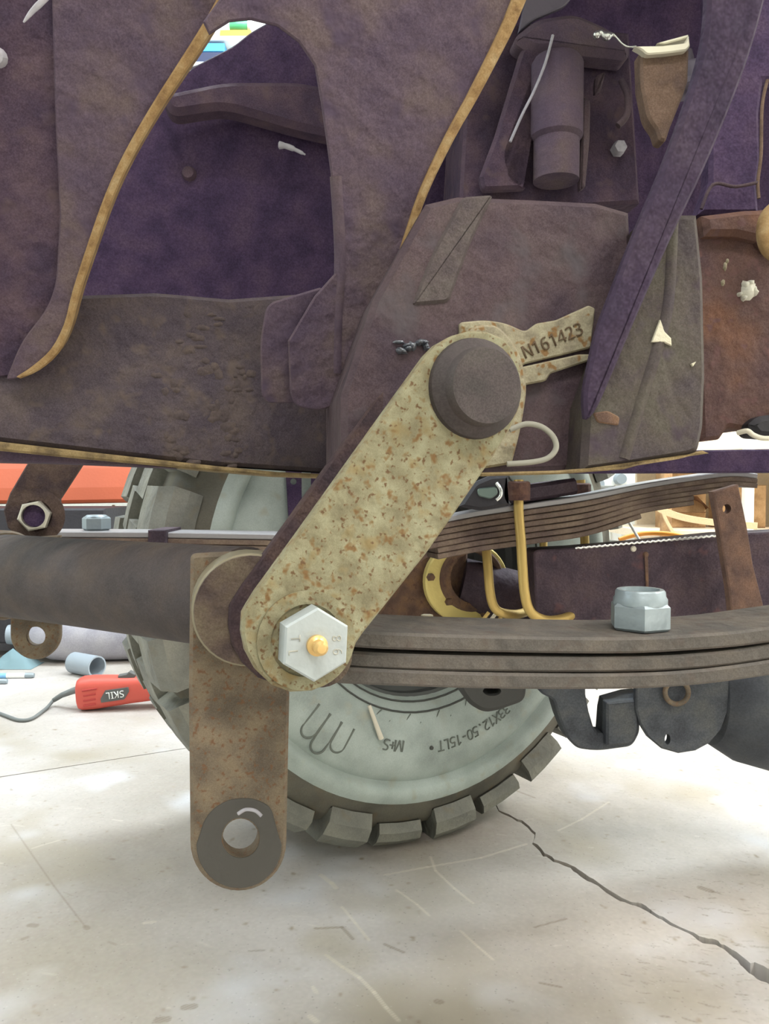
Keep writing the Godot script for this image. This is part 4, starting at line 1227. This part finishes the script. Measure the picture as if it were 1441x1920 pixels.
func build_axle() -> void:
	var t := thing("front_axle", "dark axle tube with a hub ring coloured as if lit yellow and a large round housing", "axle", P(900, 1160, 1.1))
	var a := P(862, 1096, 1.135)
	var b := P(1500, 1250, 1.14)
	piece(t, "axle_tube", tubed([a, b], 0.040, 32), M.crossbar, at(a))
	var hp := plane(868, 1092, 1.10, 24)
	piece(t, "hub_ring", plate(hp, ellipse_px(876, 1092, 78, 78, 40), 0.012, 0.002, [ellipse_px(884, 1086, 56, 58)]), M.ring_yellow_lit, hp)
	piece(t, "hub_seal", plate(back(hp, -0.004), ellipse_px(886, 1086, 60, 62, 40), 0.02, 0.003, [ellipse_px(890, 1084, 46, 48)]), M.rust, back(hp, -0.004))
	var kn := back(hp, 0.02)
	piece(t, "knuckle", plate(kn, [[690, 1200, 10], [705, 1150, 20], [745, 1090, 20], [790, 1040, 20], [880, 1010, 20], [880, 1190], [790, 1205, 10]], 0.05, 0.006), M.rust, kn)
	piece(t, "castle_nut", lathed([[0.0, 0.014], [0.008, 0.014], [0.01, 0.0], [0.0, 0.0]], 6), M.cast_pale, at(P(800, 1172, 1.04)))
	for q in [[840, 1128], [806, 1082], [906, 1150]]:
		piece(t, "ring_bolt", lathed([[0.0, 0.006], [0.005, 0.006], [0.006, 0.0], [0.0, 0.0]], 6), M.rust, axis_at(hp, q[0], q[1]))
	for k in 4:
		var p := [P(902 + k * 15, 1166, 1.03), P(916 + k * 15, 1148, 1.03)]
		piece(t, "cooling_fin", tubed(p, 0.0025, 8), M.gold if k % 2 == 0 else M.white_chip, at(p[0]))
	var dx := Transform3D(Basis(Vector3.BACK, PI / 2), P(1560, 1290, 1.13))
	piece(t, "housing", lathed([[0.0, 0.2], [0.04, 0.2], [0.08, 0.185], [0.103, 0.15], [0.117, 0.10], [0.122, 0.04], [0.122, -0.08], [0.09, -0.13], [0.0, -0.13]], 48), M.bracket_black, dx)

	var pl := plane(1150, 1085, 1.0, 3)
	t = thing("steel_bar", "dark flat steel bar with a bright welded top edge, behind the blue-grey nut", "bar", P(1150, 1160, 1.0))
	piece(t, "bar_face", plate(pl, [[1000, 1032, 10], [1078, 1028], [1200, 1018], [1340, 1004], [1360, 1002], [1440, 998], [1600, 990], [1600, 1190], [1010, 1190], [1003, 1110]], 0.05, 0.002), M.crossbar, pl)
	var bead := []
	for k in 57:
		bead.append(P(1078 + k * 5.0, 1027.5 - k * 0.445 + (1.2 if k % 2 == 0 else -0.6), 0.998))
	piece(t, "weld_bead", tubed(bead, 0.0019, 8), M.shine, at(bead[0]))
	for q in [[1187, 1029], [1210, 1040]]:
		piece(t, "rivet", lathed([[0.0, 0.003], [0.003, 0.0025], [0.004, 0.0], [0.0, 0.0]], 12), M.white_chip if q[0] < 1200 else M.rust, axis_at(pl, q[0], q[1]))
	var rs := plane(1212, 1080, 0.998, 3)
	piece(t, "rust_run", plate(rs, [[1208, 1040, 2], [1214, 1036, 2], [1216, 1100, 2], [1211, 1104, 2]], 0.002, 0.0004), M.rust, rs)

	pl = plane(1385, 1040, 0.92, 8)
	t = thing("brown_strap", "rusty brown flat strap with one hole, leaning at the end of the far spring", "strap", P(1385, 1160, 0.86))
	piece(t, "strap_face", plate(pl, [[1336, 922], [1384, 908], [1400, 985], [1412, 1060], [1430, 1130], [1440, 1190], [1376, 1190], [1366, 1100], [1350, 1000]], 0.012, 0.0015, [ellipse_px(1362, 954, 8, 9)]), M.rust_dark, pl)

	# what hangs below the near spring
	pl = plane(910, 1310, 1.05, 6)
	t = thing("bump_pad", "small black bump pad with a hole, hanging under the near spring before the tyre", "pad", P(910, 1338, 1.05))
	piece(t, "pad_body", plate(pl, [[856, 1180], [862, 1296, 6], [880, 1322, 12], [908, 1338, 14], [934, 1334, 14], [985, 1316, 14], [1000, 1180]], 0.04, 0.006, [ellipse_px(922, 1296, 17, 9)]), M.black_soft, pl)
	pl = plane(1110, 1340, 1.06, 4)
	t = thing("notched_bracket", "dark bracket with a deep notch open at the side, under the near spring", "bracket", P(1110, 1409, 1.06))
	piece(t, "notched_plate", plate(pl, [[970, 1185], [1097, 1185], [1098, 1303], [1104, 1335], [1112, 1362], [1122, 1376], [1131, 1376], [1134, 1335], [1138, 1316], [1180, 1304], [1202, 1302], [1199, 1375, 8], [1186, 1400, 12], [1120, 1409, 20], [1082, 1404, 10], [1064, 1386, 10], [1048, 1346], [1038, 1312, 8], [1012, 1300, 10]], 0.035, 0.003), M.bracket_black, pl)
	piece(t, "raised_block", plate(back(pl, -0.012), [[1137, 1318, 3], [1197, 1312, 4], [1197, 1370, 8], [1184, 1396, 10], [1137, 1400, 4]], 0.02, 0.003), M.bracket_black, back(pl, -0.012))
	pl = plane(1268, 1335, 1.05, 4)
	t = thing("round_tab", "round dark tab with a small slot hole, beside the notched bracket under the near spring", "tab", P(1270, 1413, 1.05))
	piece(t, "tab_plate", plate(pl, [[1192, 1190], [1192, 1330], [1200, 1358], [1216, 1384], [1240, 1404], [1272, 1413], [1304, 1408], [1330, 1394], [1352, 1368], [1366, 1330], [1370, 1190]], 0.012, 0.002, [ellipse_px(1251, 1386, 5.5, 10, 16)]), M.bracket_black, pl)
	var ring := []
	for k in 25:
		var an := TAU * k / 24.0
		ring.append(P(1268 + cos(an) * 22, 1298 + sin(an) * 22, 1.04))
	piece(t, "ring", tubed(ring, 0.0036, 8), M.tab, at(ring[0]))

	# perforated plates between the far spring and the tyre
	pl = plane(560, 950, 1.06, 10)
	t = thing("perforated_plate", "dark upright plate with small round holes, between the big shackle and the far tyre", "plate", P(560, 1010, 1.06))
	piece(t, "left_plate", plate(pl, [[534, 860], [565, 860], [566, 1010], [543, 1010]], 0.006, 0.0006, [ellipse_px(550, 903, 6, 6, 14)]), M.dark, pl)
	piece(t, "right_plate", plate(pl, [[583, 860], [680, 860], [680, 1010], [583, 1010]], 0.006, 0.0006, [ellipse_px(596, 903, 6, 7, 14), [[606, 895], [622, 893], [611, 912]]]), M.dark, pl)

# ------------------------------------------------------------------ beyond the vehicle
func build_background() -> void:
	# the red machine panel and what stands under it
	var c := P(60, 905, 2.8)
	var t := thing("red_machine", "orange-red machine body with a rolled lower edge, standing beyond the far shackle", "machine", Vector3(c.x, 0, c.z - 0.2))
	var pl := plane(100, 900, 2.35, 0)
	piece(t, "red_panel", sweep([P(-200, 905, 2.8), P(100, 905, 2.8), P(262, 902, 2.8)], PackedVector2Array([Vector2(0.0, -0.064), Vector2(0.004, -0.074), Vector2(0.012, -0.078), Vector2(0.3, -0.078), Vector2(0.3, 0.3), Vector2(0.10, 0.3), Vector2(0.055, 0.15), Vector2(0.02, 0.05), Vector2(0.004, -0.02)]), Vector3(0, 0, -1)), M.red, at(P(-200, 905, 2.8)))
	piece(t, "dark_base", box(0.9, 0.435, 0.3, 0.006), M.black, at(Vector3(P(0, 950, 2.5).x - 0.1, 0.05, -2.62)))
	piece(t, "pale_label", box(0.012, 0.03, 0.004, 0.001), M.cream, at(P(213, 962, 2.84)))
	for s in [-0.4, 0.25]:
		piece(t, "foot", box(0.08, 0.055, 0.25, 0.004), M.black, at(Vector3(P(0, 950, 2.5).x - 0.35 + s, 0.0, -3.0)))

	# gas bottle lying on the floor
	var f := on_floor(140, 1250)
	t = thing("gas_bottle", "lilac-grey gas bottle lying on the floor behind the grey pipe offcut", "bottle", f)
	var gx := Transform3D(Basis(Vector3.UP, 0.12) * Basis(Vector3.BACK, -PI / 2), f + Vector3(0.0, 0.088, -0.09))
	piece(t, "cylinder", lathed([[0.0, -0.20], [0.03, -0.20], [0.036, -0.18], [0.06, -0.15], [0.082, -0.10], [0.088, -0.05], [0.088, 0.5], [0.075, 0.53], [0.0, 0.53]], 40), M.lilac, gx)
	piece(t, "valve_collar", lathed([[0.0, -0.235], [0.030, -0.235], [0.033, -0.215], [0.030, -0.195], [0.0, -0.195]], 24), M.pvc, gx)
	f = on_floor(10, 1230)
	t = thing("grey_canister", "pale grey canister standing at the edge behind the teal cloth", "canister", f)
	piece(t, "body", lathed([[0.0, 0.0], [0.07, 0.0], [0.075, 0.01], [0.075, 0.09], [0.06, 0.105], [0.0, 0.11]], 28), M.lilac, at(f + Vector3(-0.05, 0, -0.15)))
	f = on_floor(15, 1256)
	t = thing("teal_cloth", "crumpled teal cloth on the floor under the far tab", "cloth", f)
	var st := ST()
	var rng := RandomNumberGenerator.new()
	rng.seed = 9
	var g := []
	for i in 9:
		var row := []
		for j in 7:
			var e := minf(minf(i, 8 - i) / 3.0, minf(j, 6 - j) / 2.0)
			row.append(Vector3((i - 4) * 0.017, clampf(e, 0, 1) * (0.03 + rng.randf() * 0.028) + 0.001, (j - 3) * 0.016))
		g.append(row)
	for i in 8:
		for j in 6:
			quad(st, g[i][j], g[i][j + 1], g[i + 1][j + 1], g[i + 1][j], 1)
	for i in 8:
		for j in 6:
			quad(st, g[i][j] * Vector3(1, 0, 1), g[i + 1][j] * Vector3(1, 0, 1), g[i + 1][j + 1] * Vector3(1, 0, 1), g[i][j + 1] * Vector3(1, 0, 1), 2)
	st.generate_normals()
	piece(t, "fabric", st.commit(), M.teal, at(f + Vector3(0, 0, -0.05)))
	# pipe offcut
	f = on_floor(160, 1266)
	var px := Transform3D(Basis(Vector3.UP, -0.55) * Basis(Vector3.BACK, -PI / 2), f + Vector3(-0.045, 0.031, -0.03))
	solo("pipe_offcut", "short open offcut of grey plastic pipe on the floor, above the red grinder", "pipe", lathed([[0.027, 0.0], [0.031, 0.0], [0.031, 0.105], [0.027, 0.105]], 32, true), M.pvc, px)
	# pens
	for q in [[10, 1272, "pale blue and white marker pen on the floor, the longer of two at the edge", 0.095, M.blue_pale], [-18, 1283, "short grey marker pen on the floor in front of the blue one", 0.06, M.pvc]]:
		f = on_floor(q[0], q[1])
		t = thing("marker_pen", q[2], "pen", f, "marker pens on the floor")
		var mx := Transform3D(Basis(Vector3.UP, 0.06) * Basis(Vector3.BACK, -PI / 2), f + Vector3(-0.02, 0.0075, 0))
		var ln: float = q[3]
		piece(t, "barrel", lathed([[0.0, -0.04], [0.006, -0.04], [0.0075, -0.035], [0.0075, ln * 0.25], [0.0, ln * 0.25]], 16), q[4], mx)
		piece(t, "sleeve", lathed([[0.0, ln * 0.25], [0.0072, ln * 0.25], [0.0072, ln * 0.8], [0.0, ln * 0.8]], 16), M.white, mx)
		piece(t, "cap", lathed([[0.0, ln * 0.8], [0.0076, ln * 0.8], [0.0076, ln], [0.006, ln + 0.006], [0.0, ln + 0.006]], 16), M.zinc_blue, mx)
	build_grinder()
	# right of the tyre
	f = P(1132, 1030, 3.2)
	t = thing("white_bin", "tall white plastic bin with ribbed side, seen through the gap under the far spring", "bin", Vector3(f.x, 0, f.z))
	piece(t, "bin_body", box(0.20, 0.47, 0.22, 0.008), M.white_bright, at(Vector3(f.x, 0.0, f.z)))
	for k in 3:
		piece(t, "side_rib", box(0.01, 0.42, 0.01, 0.002), M.wall, at(Vector3(f.x - 0.06 + k * 0.05, 0.02, f.z + 0.114)))
	piece(t, "lid", box(0.21, 0.022, 0.24, 0.006), M.cream, at(Vector3(f.x, 0.47, f.z)))
	f = P(1066, 905, 3.4)
	t = thing("white_appliance", "white appliance with grey knobs, seen above the thick spring top plate", "appliance", Vector3(f.x, 0, f.z))
	piece(t, "casing", box(0.56, 0.95, 0.3, 0.02), M.white_bright, at(Vector3(f.x, 0.0, f.z - 0.16)))
	for q in [[1116, 908, 0.034], [1160, 898, 0.026]]:
		piece(t, "knob", lathed([[0.0, 0.04], [q[2] * 0.85, 0.04], [q[2], 0.0], [0.0, 0.0]], 20), M.pvc, axis_at(plane(1160, 900, 3.4), q[0], q[1]))
	f = P(1295, 1000, 2.6)
	t = thing("wooden_rack", "warm-lit wooden rack with cardboard boxes, beyond the end of the far spring", "rack", Vector3(f.x, 0, f.z))
	piece(t, "back_board", box(1.0, 1.3, 0.02), M.cream, at(Vector3(f.x + 0.426, 0.02, f.z - 0.35)))
	for q in [0.385, 0.66]:
		piece(t, "shelf_board", box(1.2, 0.025, 0.36, 0.003), M.cream, at(Vector3(f.x + 0.41, q, f.z - 0.16)))
	for q in [-0.10, 0.17, 0.36]:
		piece(t, "upright", box(0.03, 1.3, 0.03, 0.003), M.white if q > 0.1 else M.cardboard, at(Vector3(f.x + q, 0.02, f.z + 0.04)))
	for q in [[0.02, 0.055, 0.2], [0.22, 0.10, 0.15], [0.45, 0.12, 0.2]]:
		solo("cardboard_box", ["low cardboard box under the brown rag on the wooden rack", "brown cardboard box in the middle of the wooden rack", "brown cardboard box at the far end of the wooden rack"][[0.02, 0.22, 0.45].find(q[0])], "box", box(0.16, q[2], q[1], 0.003), M.cardboard, at(Vector3(f.x + q[0], 0.41, f.z - 0.15)), "boxes on the wooden rack")
	var rag := ST()
	var gg := []
	for i in 11:
		var row2 := []
		for j in 5:
			row2.append(Vector3(i * 0.016 - 0.08, 0.003 + sin(i * 0.31) * 0.05 + rng.randf() * 0.012, (j - 2) * 0.025))
		gg.append(row2)
	for i in 10:
		for j in 4:
			quad(rag, gg[i][j], gg[i][j + 1], gg[i + 1][j + 1], gg[i + 1][j], 1)
			quad(rag, gg[i][j] * Vector3(1, 0, 1), gg[i + 1][j] * Vector3(1, 0, 1), gg[i + 1][j + 1] * Vector3(1, 0, 1), gg[i][j + 1] * Vector3(1, 0, 1), 2)
	rag.generate_normals()
	solo("brown_rag", "brown fuzzy rag lying under the far spring's end, above the tan strap", "rag", rag.commit(), M.brown_cloth, at(Vector3(f.x + 0.02, 0.465, f.z - 0.13)))
	var strap := spath([[1234, 944, 2.5], [1250, 954, 2.5], [1290, 966, 2.5], [1345, 974, 2.5], [1420, 980, 2.5]])
	t = thing("tan_strap", "tan webbing strap draped below the end of the far spring", "strap", strap[0])
	piece(t, "band", sweep(strap, bar_section(0.006, 0.022, 0.001), Vector3(0, 0, -1)), M.strap_web, at(strap[0]))
	var tail := spath([[1242, 950, 2.5], [1252, 975, 2.5], [1268, 1003, 2.5], [1275, 1020, 2.5]])
	piece(t, "hanging_end", sweep(tail, bar_section(0.006, 0.011, 0.001), Vector3(0, 0, -1)), M.strap_web, at(tail[0]))
	var hose := spath([[1160, 1012, 1.45], [1186, 1004, 1.45], [1215, 1000, 1.45], [1250, 1001, 1.44], [1282, 1007, 1.43], [1330, 1024, 1.42]])
	solo("orange_cable", "bright orange cable arching just above the dark steel bar", "cable", tubed(hose, 0.0044, 12), M.orange_bright, at(hose[0]))
	var wire := spath([[1170, 966, 1.4], [1182, 985, 1.4], [1198, 1012, 1.39], [1210, 1030, 1.38]])
	solo("white_wire", "thin white wire hanging beside the white tub", "wire", tubed(wire, 0.0026, 8), M.white, at(wire[0]))
	var rr := plane(1200, 865, 0.98, 0)
	solo("far_frame_rail", "dark straight far frame rail, low behind the frame end plate", "frame rail", plate(rr, [[860, 846], [1180, 846], [1700, 838], [1700, 885], [860, 888]], 0.06, 0.002), M.dark, rr)
	# dark fittings next to the shackle, above the far spring
	pl = plane(905, 915, 0.93, 0)
	t = thing("black_bracket", "black bracket with a shiny oval window, between the big shackle and the spring plate", "bracket", P(905, 950, 0.93))
	piece(t, "arm", plate(pl, [[860, 950], [890, 905, 6], [920, 892, 6], [955, 890, 6], [950, 930, 10], [960, 948, 6], [900, 958, 10]], 0.03, 0.004), M.black, pl)
	piece(t, "oval_glass", plate(back(pl, -0.004), [[894, 916, 6], [930, 912, 6], [934, 926, 6], [920, 936, 6], [896, 930, 6]], 0.006, 0.0012), M.glassy, back(pl, -0.004))
	var bow := spath([[930, 906, 0.925], [938, 918, 0.922], [938, 930, 0.922], [930, 938, 0.922]])
	piece(t, "bright_bow", tubed(bow, 0.0022, 8), M.shine, at(bow[0]))
	# the high shelf seen through the opening
	var s0 := P(440, 80, 2.5)
	t = thing("high_shelf", "white two-board ledge shelf high up, seen through the opening in the floor pan", "shelf", s0)
	piece(t, "back_plate", box(0.7, 0.5, 0.012), M.wall, at(s0 + Vector3(0, -0.16, -0.036)))
	for q in [78, 126]:
		piece(t, "shelf_board", box(0.7, 0.014, 0.06, 0.002), M.white_bright, at(P(440, q + 7, 2.5)))
	for x in [-0.3, 0.3]:
		piece(t, "post", box(0.04, 1.9, 0.04), M.white, at(Vector3(s0.x + x, 0.0, s0.z - 0.064)))
	f = P(453, 60, 2.5)
	t = thing("green_can", "green cylindrical can lying on the orange box on the high shelf", "can", f)
	var cx := Transform3D(Basis(Vector3.BACK, PI / 2), P(449, 51, 2.5))
	piece(t, "can_body", lathed([[0.0, -0.03], [0.018, -0.03], [0.02, -0.027], [0.02, 0.027], [0.018, 0.03], [0.0, 0.03]], 28), M.green, cx)
	piece(t, "can_lid", lathed([[0.0, -0.036], [0.021, -0.036], [0.021, -0.028], [0.0, -0.028]], 28), M.wall, cx)
	solo("orange_box", "small orange box on the high shelf under the green can", "box", box(0.10, 0.022, 0.05), M.orange, at(P(444, 77, 2.5)))
	solo("white_bag", "crumpled white bag on the high shelf beside the orange box", "bag", lathed([[0.0, 0.0], [0.026, 0.002], [0.03, 0.015], [0.022, 0.03], [0.012, 0.036], [0.0, 0.034]], 9), M.white_bright, at(P(406, 77, 2.5)))
	solo("navy_box", "dark navy box under the blue one on the high shelf", "box", box(0.09, 0.033, 0.05), M.navy, at(P(394, 125, 2.5)))
	solo("blue_box", "bright blue box on the navy one, on the lower board of the high shelf", "box", box(0.075, 0.028, 0.05), M.blue, at(P(402, 105, 2.5)))

func build_grinder() -> void:
	var f := on_floor(215, 1336)
	var t := thing("angle_grinder", "red angle grinder lying on the floor beside the tyre, with vents and a dark label", "power tool", f)
	var b := Basis(Vector3.UP, 0.10) * Basis(Vector3.BACK, 0.06)
	var xf := Transform3D(b, f + Vector3(0, 0.046, -0.04))
	var st := ST()
	var secs := [[-0.101, 0.028, 0.026], [-0.098, 0.036, 0.031], [-0.088, 0.040, 0.034], [-0.06, 0.0405, 0.034], [-0.03, 0.038, 0.033], [0.02, 0.034, 0.032], [0.08, 0.031, 0.03], [0.14, 0.031, 0.03], [0.145, 0.027, 0.027]]
	var rows := []
	for s in secs:
		var row := []
		for k in 24:
			var a := TAU * k / 24.0
			var cx := signf(cos(a)) * pow(absf(cos(a)), 0.55)
			var cy := signf(sin(a)) * pow(absf(sin(a)), 0.55)
			row.append(Vector3(s[0], cy * s[1], cx * s[2]))
		rows.append(row)
	for i in rows.size() - 1:
		for k in 24:
			var j := (k + 1) % 24
			quad(st, rows[i][k], rows[i][j], rows[i + 1][j], rows[i + 1][k], 1)
	for k in range(1, 23):
		tri(st, rows[0][0], rows[0][k + 1], rows[0][k], 2)
		tri(st, rows[-1][0], rows[-1][k], rows[-1][k + 1], 3)
	st.generate_normals()
	piece(t, "handle", st.commit(), M.tool_red, xf)
	for k in 4:
		var v := box(0.036 if k == 0 else 0.030, 0.0045, 0.003, 0.0008)
		piece(t, "vent_slot", v, M.tool_red_dark, xf * Transform3D(Basis(Vector3.BACK, 0.08), Vector3(-0.064 - k * 0.001, 0.012 - k * 0.0125, 0.0338)))
	var ls := ST()
	extrude(ls, PackedVector2Array([Vector2(-0.036, -0.014), Vector2(0.020, -0.014), Vector2(0.034, 0.004), Vector2(0.034, 0.015), Vector2(-0.022, 0.015), Vector2(-0.036, -0.004)]), 0.002, 0.0004, [], 0.0345)
	ls.generate_normals()
	var lxf := xf * Transform3D(Basis(Vector3.BACK, 0.06), Vector3(-0.004, -0.004, 0))
	var label := piece(t, "label_plate", ls.commit(), M.tool_grey, lxf)
	var lt := ST()
	lettering(lt, "SKIL", 0.017, 0.002, Transform3D(Basis(Vector3.BACK, PI) , Vector3(0.0, 0.001, 0.035)))
	lt.generate_normals()
	piece(label, "lettering", lt.commit(), M.white_bright, lxf)
	var sw := ST()
	extrude(sw, PackedVector2Array([Vector2(-0.022, -0.006), Vector2(0.02, -0.006), Vector2(0.022, 0.004), Vector2(0.008, 0.012), Vector2(0.0, 0.006), Vector2(-0.02, 0.004)]), 0.02, 0.002, [], 0.01)
	sw.generate_normals()
	piece(t, "switch", sw.commit(), M.tool_grey, xf * at(Vector3(0.022, 0.036, 0.008)))
	piece(t, "gear_head", box(0.08, 0.075, 0.07, 0.012), M.steel, xf * at(Vector3(0.185, -0.035, 0)))
	var cord := []
	var e := xf * Vector3(-0.099, 0.010, 0)
	cord.append(e)
	cord.append(xf * Vector3(-0.125, 0.004, 0.0))
	for q in [[104, 1310, 0.018], [85, 1330, 0.0045], [60, 1347, 0.0045], [35, 1350, 0.0045], [0, 1338, 0.0045], [-60, 1318, 0.0045]]:
		cord.append(on_floor(q[0], q[1], q[2]))
	var cw := []
	for p in cord:
		cw.append([p.x, p.y, p.z])
	var cp := []
	for q in spline(cw, 6):
		cp.append(Vector3(q[0], maxf(q[1], 0.0042), q[2]))
	solo("power_cord", "grey power cord trailing from the red grinder across the floor", "cord", tubed(cp, 0.0042, 10), M.cord, at(cp[0]))
	piece(t, "cord_sleeve", tubed([cp[0], cp[4], cp[9], cp[13]], [0.0095, 0.008, 0.0068, 0.0058], 14), M.cord, at(cp[0]))

func _ready() -> void:
	build_camera_and_light_materials()
	build_camera_and_light()
	build_room()
	build_frame()
	build_hanger()
	build_upper_clutter()
	build_near_shackle()
	build_springs()
	build_tube()
	build_wheel()
	build_axle()
	build_background()

func build_camera_and_light_materials() -> void:
	make_materials()
	M.lug_lit = mat(tex_image(512, 63, 0.010, [c8(100, 100, 94), c8(122, 122, 114), c8(138, 137, 126)], [[0.02, 0.68, 0.3, c8(120, 112, 94)]], 6), 0.5, 0.75)  # lighter copy of the tread rubber, standing in for light from the side
	M.pale_wire = flat_mat(c8(153, 151, 139), 0.7)
	M.stub_side_lit = flat_mat(c8(134, 126, 104), 0.4, 0.2, 0.1)  # pale tone stands in for floor light glancing off the stub
	M.rust_edge_dull = mat(tex_image(256, 51, 0.03, [c8(100, 84, 58), c8(138, 118, 80), c8(156, 136, 94)]), 0.15, 0.8)
	M.mud = mat(tex_image(256, 52, 0.03, [c8(74, 64, 65), c8(84, 73, 72), c8(92, 80, 74)]), 0.1, 0.95)
	M.grey_seam = mat(tex_image(256, 53, 0.03, [c8(74, 64, 66), c8(83, 73, 72), c8(88, 80, 77)]), 0.15, 0.8)
	M.cast_number = flat_mat(c8(96, 78, 58), 0.8)
	M.spatter = flat_mat(c8(120, 124, 132), 0.3, 0.6)
	M.band_shade = mat(tex_image(256, 54, 0.02, [c8(49, 37, 60), c8(58, 44, 67), c8(65, 52, 70)]), 0.3, 0.85)  # violet shade colour of the slanting shadow strip
	M.rust_plate = mat(tex_image(512, 55, 0.006, [c8(71, 51, 53), c8(84, 61, 56), c8(101, 69, 53)], [[0.03, 0.68, 0.15, c8(91, 64, 62)]]), 0.25, 0.85)
	M.lilac_dark = flat_mat(c8(104, 98, 110), 0.6, 0.1, 0.2)
	M.bracket_tan = mat(tex_image(256, 56, 0.02, [c8(82, 65, 59), c8(100, 80, 66), c8(109, 88, 74)]), 0.2, 0.85)
	M.hanger_tan = flat_mat(c8(150, 112, 98), 0.75)
	M.lip_glint = flat_mat(c8(220, 216, 196), 0.4, 0.3)  # reflected light put into the bracket lip as a pale tone
	M.deep_blue = flat_mat(c8(40, 48, 140), 0.5)
	M.shackle_shaded = mat(tex_image(256, 57, 0.02, [c8(49, 36, 43), c8(65, 49, 52), c8(78, 60, 54)]), 0.2, 0.85)  # shadow on the inner link put into a darker shackle colour
	M.pin_cap = mat(tex_image(256, 58, 0.02, [c8(56, 50, 49), c8(67, 58, 58), c8(73, 66, 63)]), 0.15, 0.7, 0.0, 0.3)
	M.mark = flat_mat(c8(176, 176, 166), 0.6)
	M.leaf_top_lit = flat_mat(c8(150, 148, 150), 0.45, 0.2, 0.2)  # lighter copy for the top leaf, its glint put into the colour
	M.rust_nut = mat(tex_image(256, 59, 0.03, [c8(74, 50, 46), c8(98, 68, 58), c8(110, 80, 64)]), 0.1, 0.8)
	M.patch_slate = flat_mat(c8(76, 74, 70), 0.7, 0.0, 0.2)
	M.tab_dark = mat(tex_image(256, 60, 0.02, [c8(59, 46, 48), c8(79, 63, 57), c8(88, 72, 63)]), 0.2, 0.85)
	M.steel_dull = flat_mat(c8(196, 192, 178), 0.4, 0.5)
	M.rim = flat_mat(c8(90, 92, 90), 0.6, 0.2)
	M.tyre_letter = flat_mat(c8(104, 110, 102), 0.65)
	M.rust_dark = mat(tex_image(256, 61, 0.02, [c8(82, 62, 56), c8(102, 78, 66), c8(116, 88, 72)]), 0.2, 0.85)
	M.black_soft = flat_mat(c8(66, 66, 64), 0.8, 0.0, 0.2)
	M.white_bright = flat_mat(c8(240, 242, 238), 0.5)
	M.blue_pale = flat_mat(c8(120, 170, 205), 0.5)
	M.orange_bright = flat_mat(c8(250, 164, 62), 0.45)
	M.tool_red_dark = flat_mat(c8(176, 58, 52), 0.6)
	M.glassy = flat_mat(c8(96, 112, 106), 0.12, 0.2)
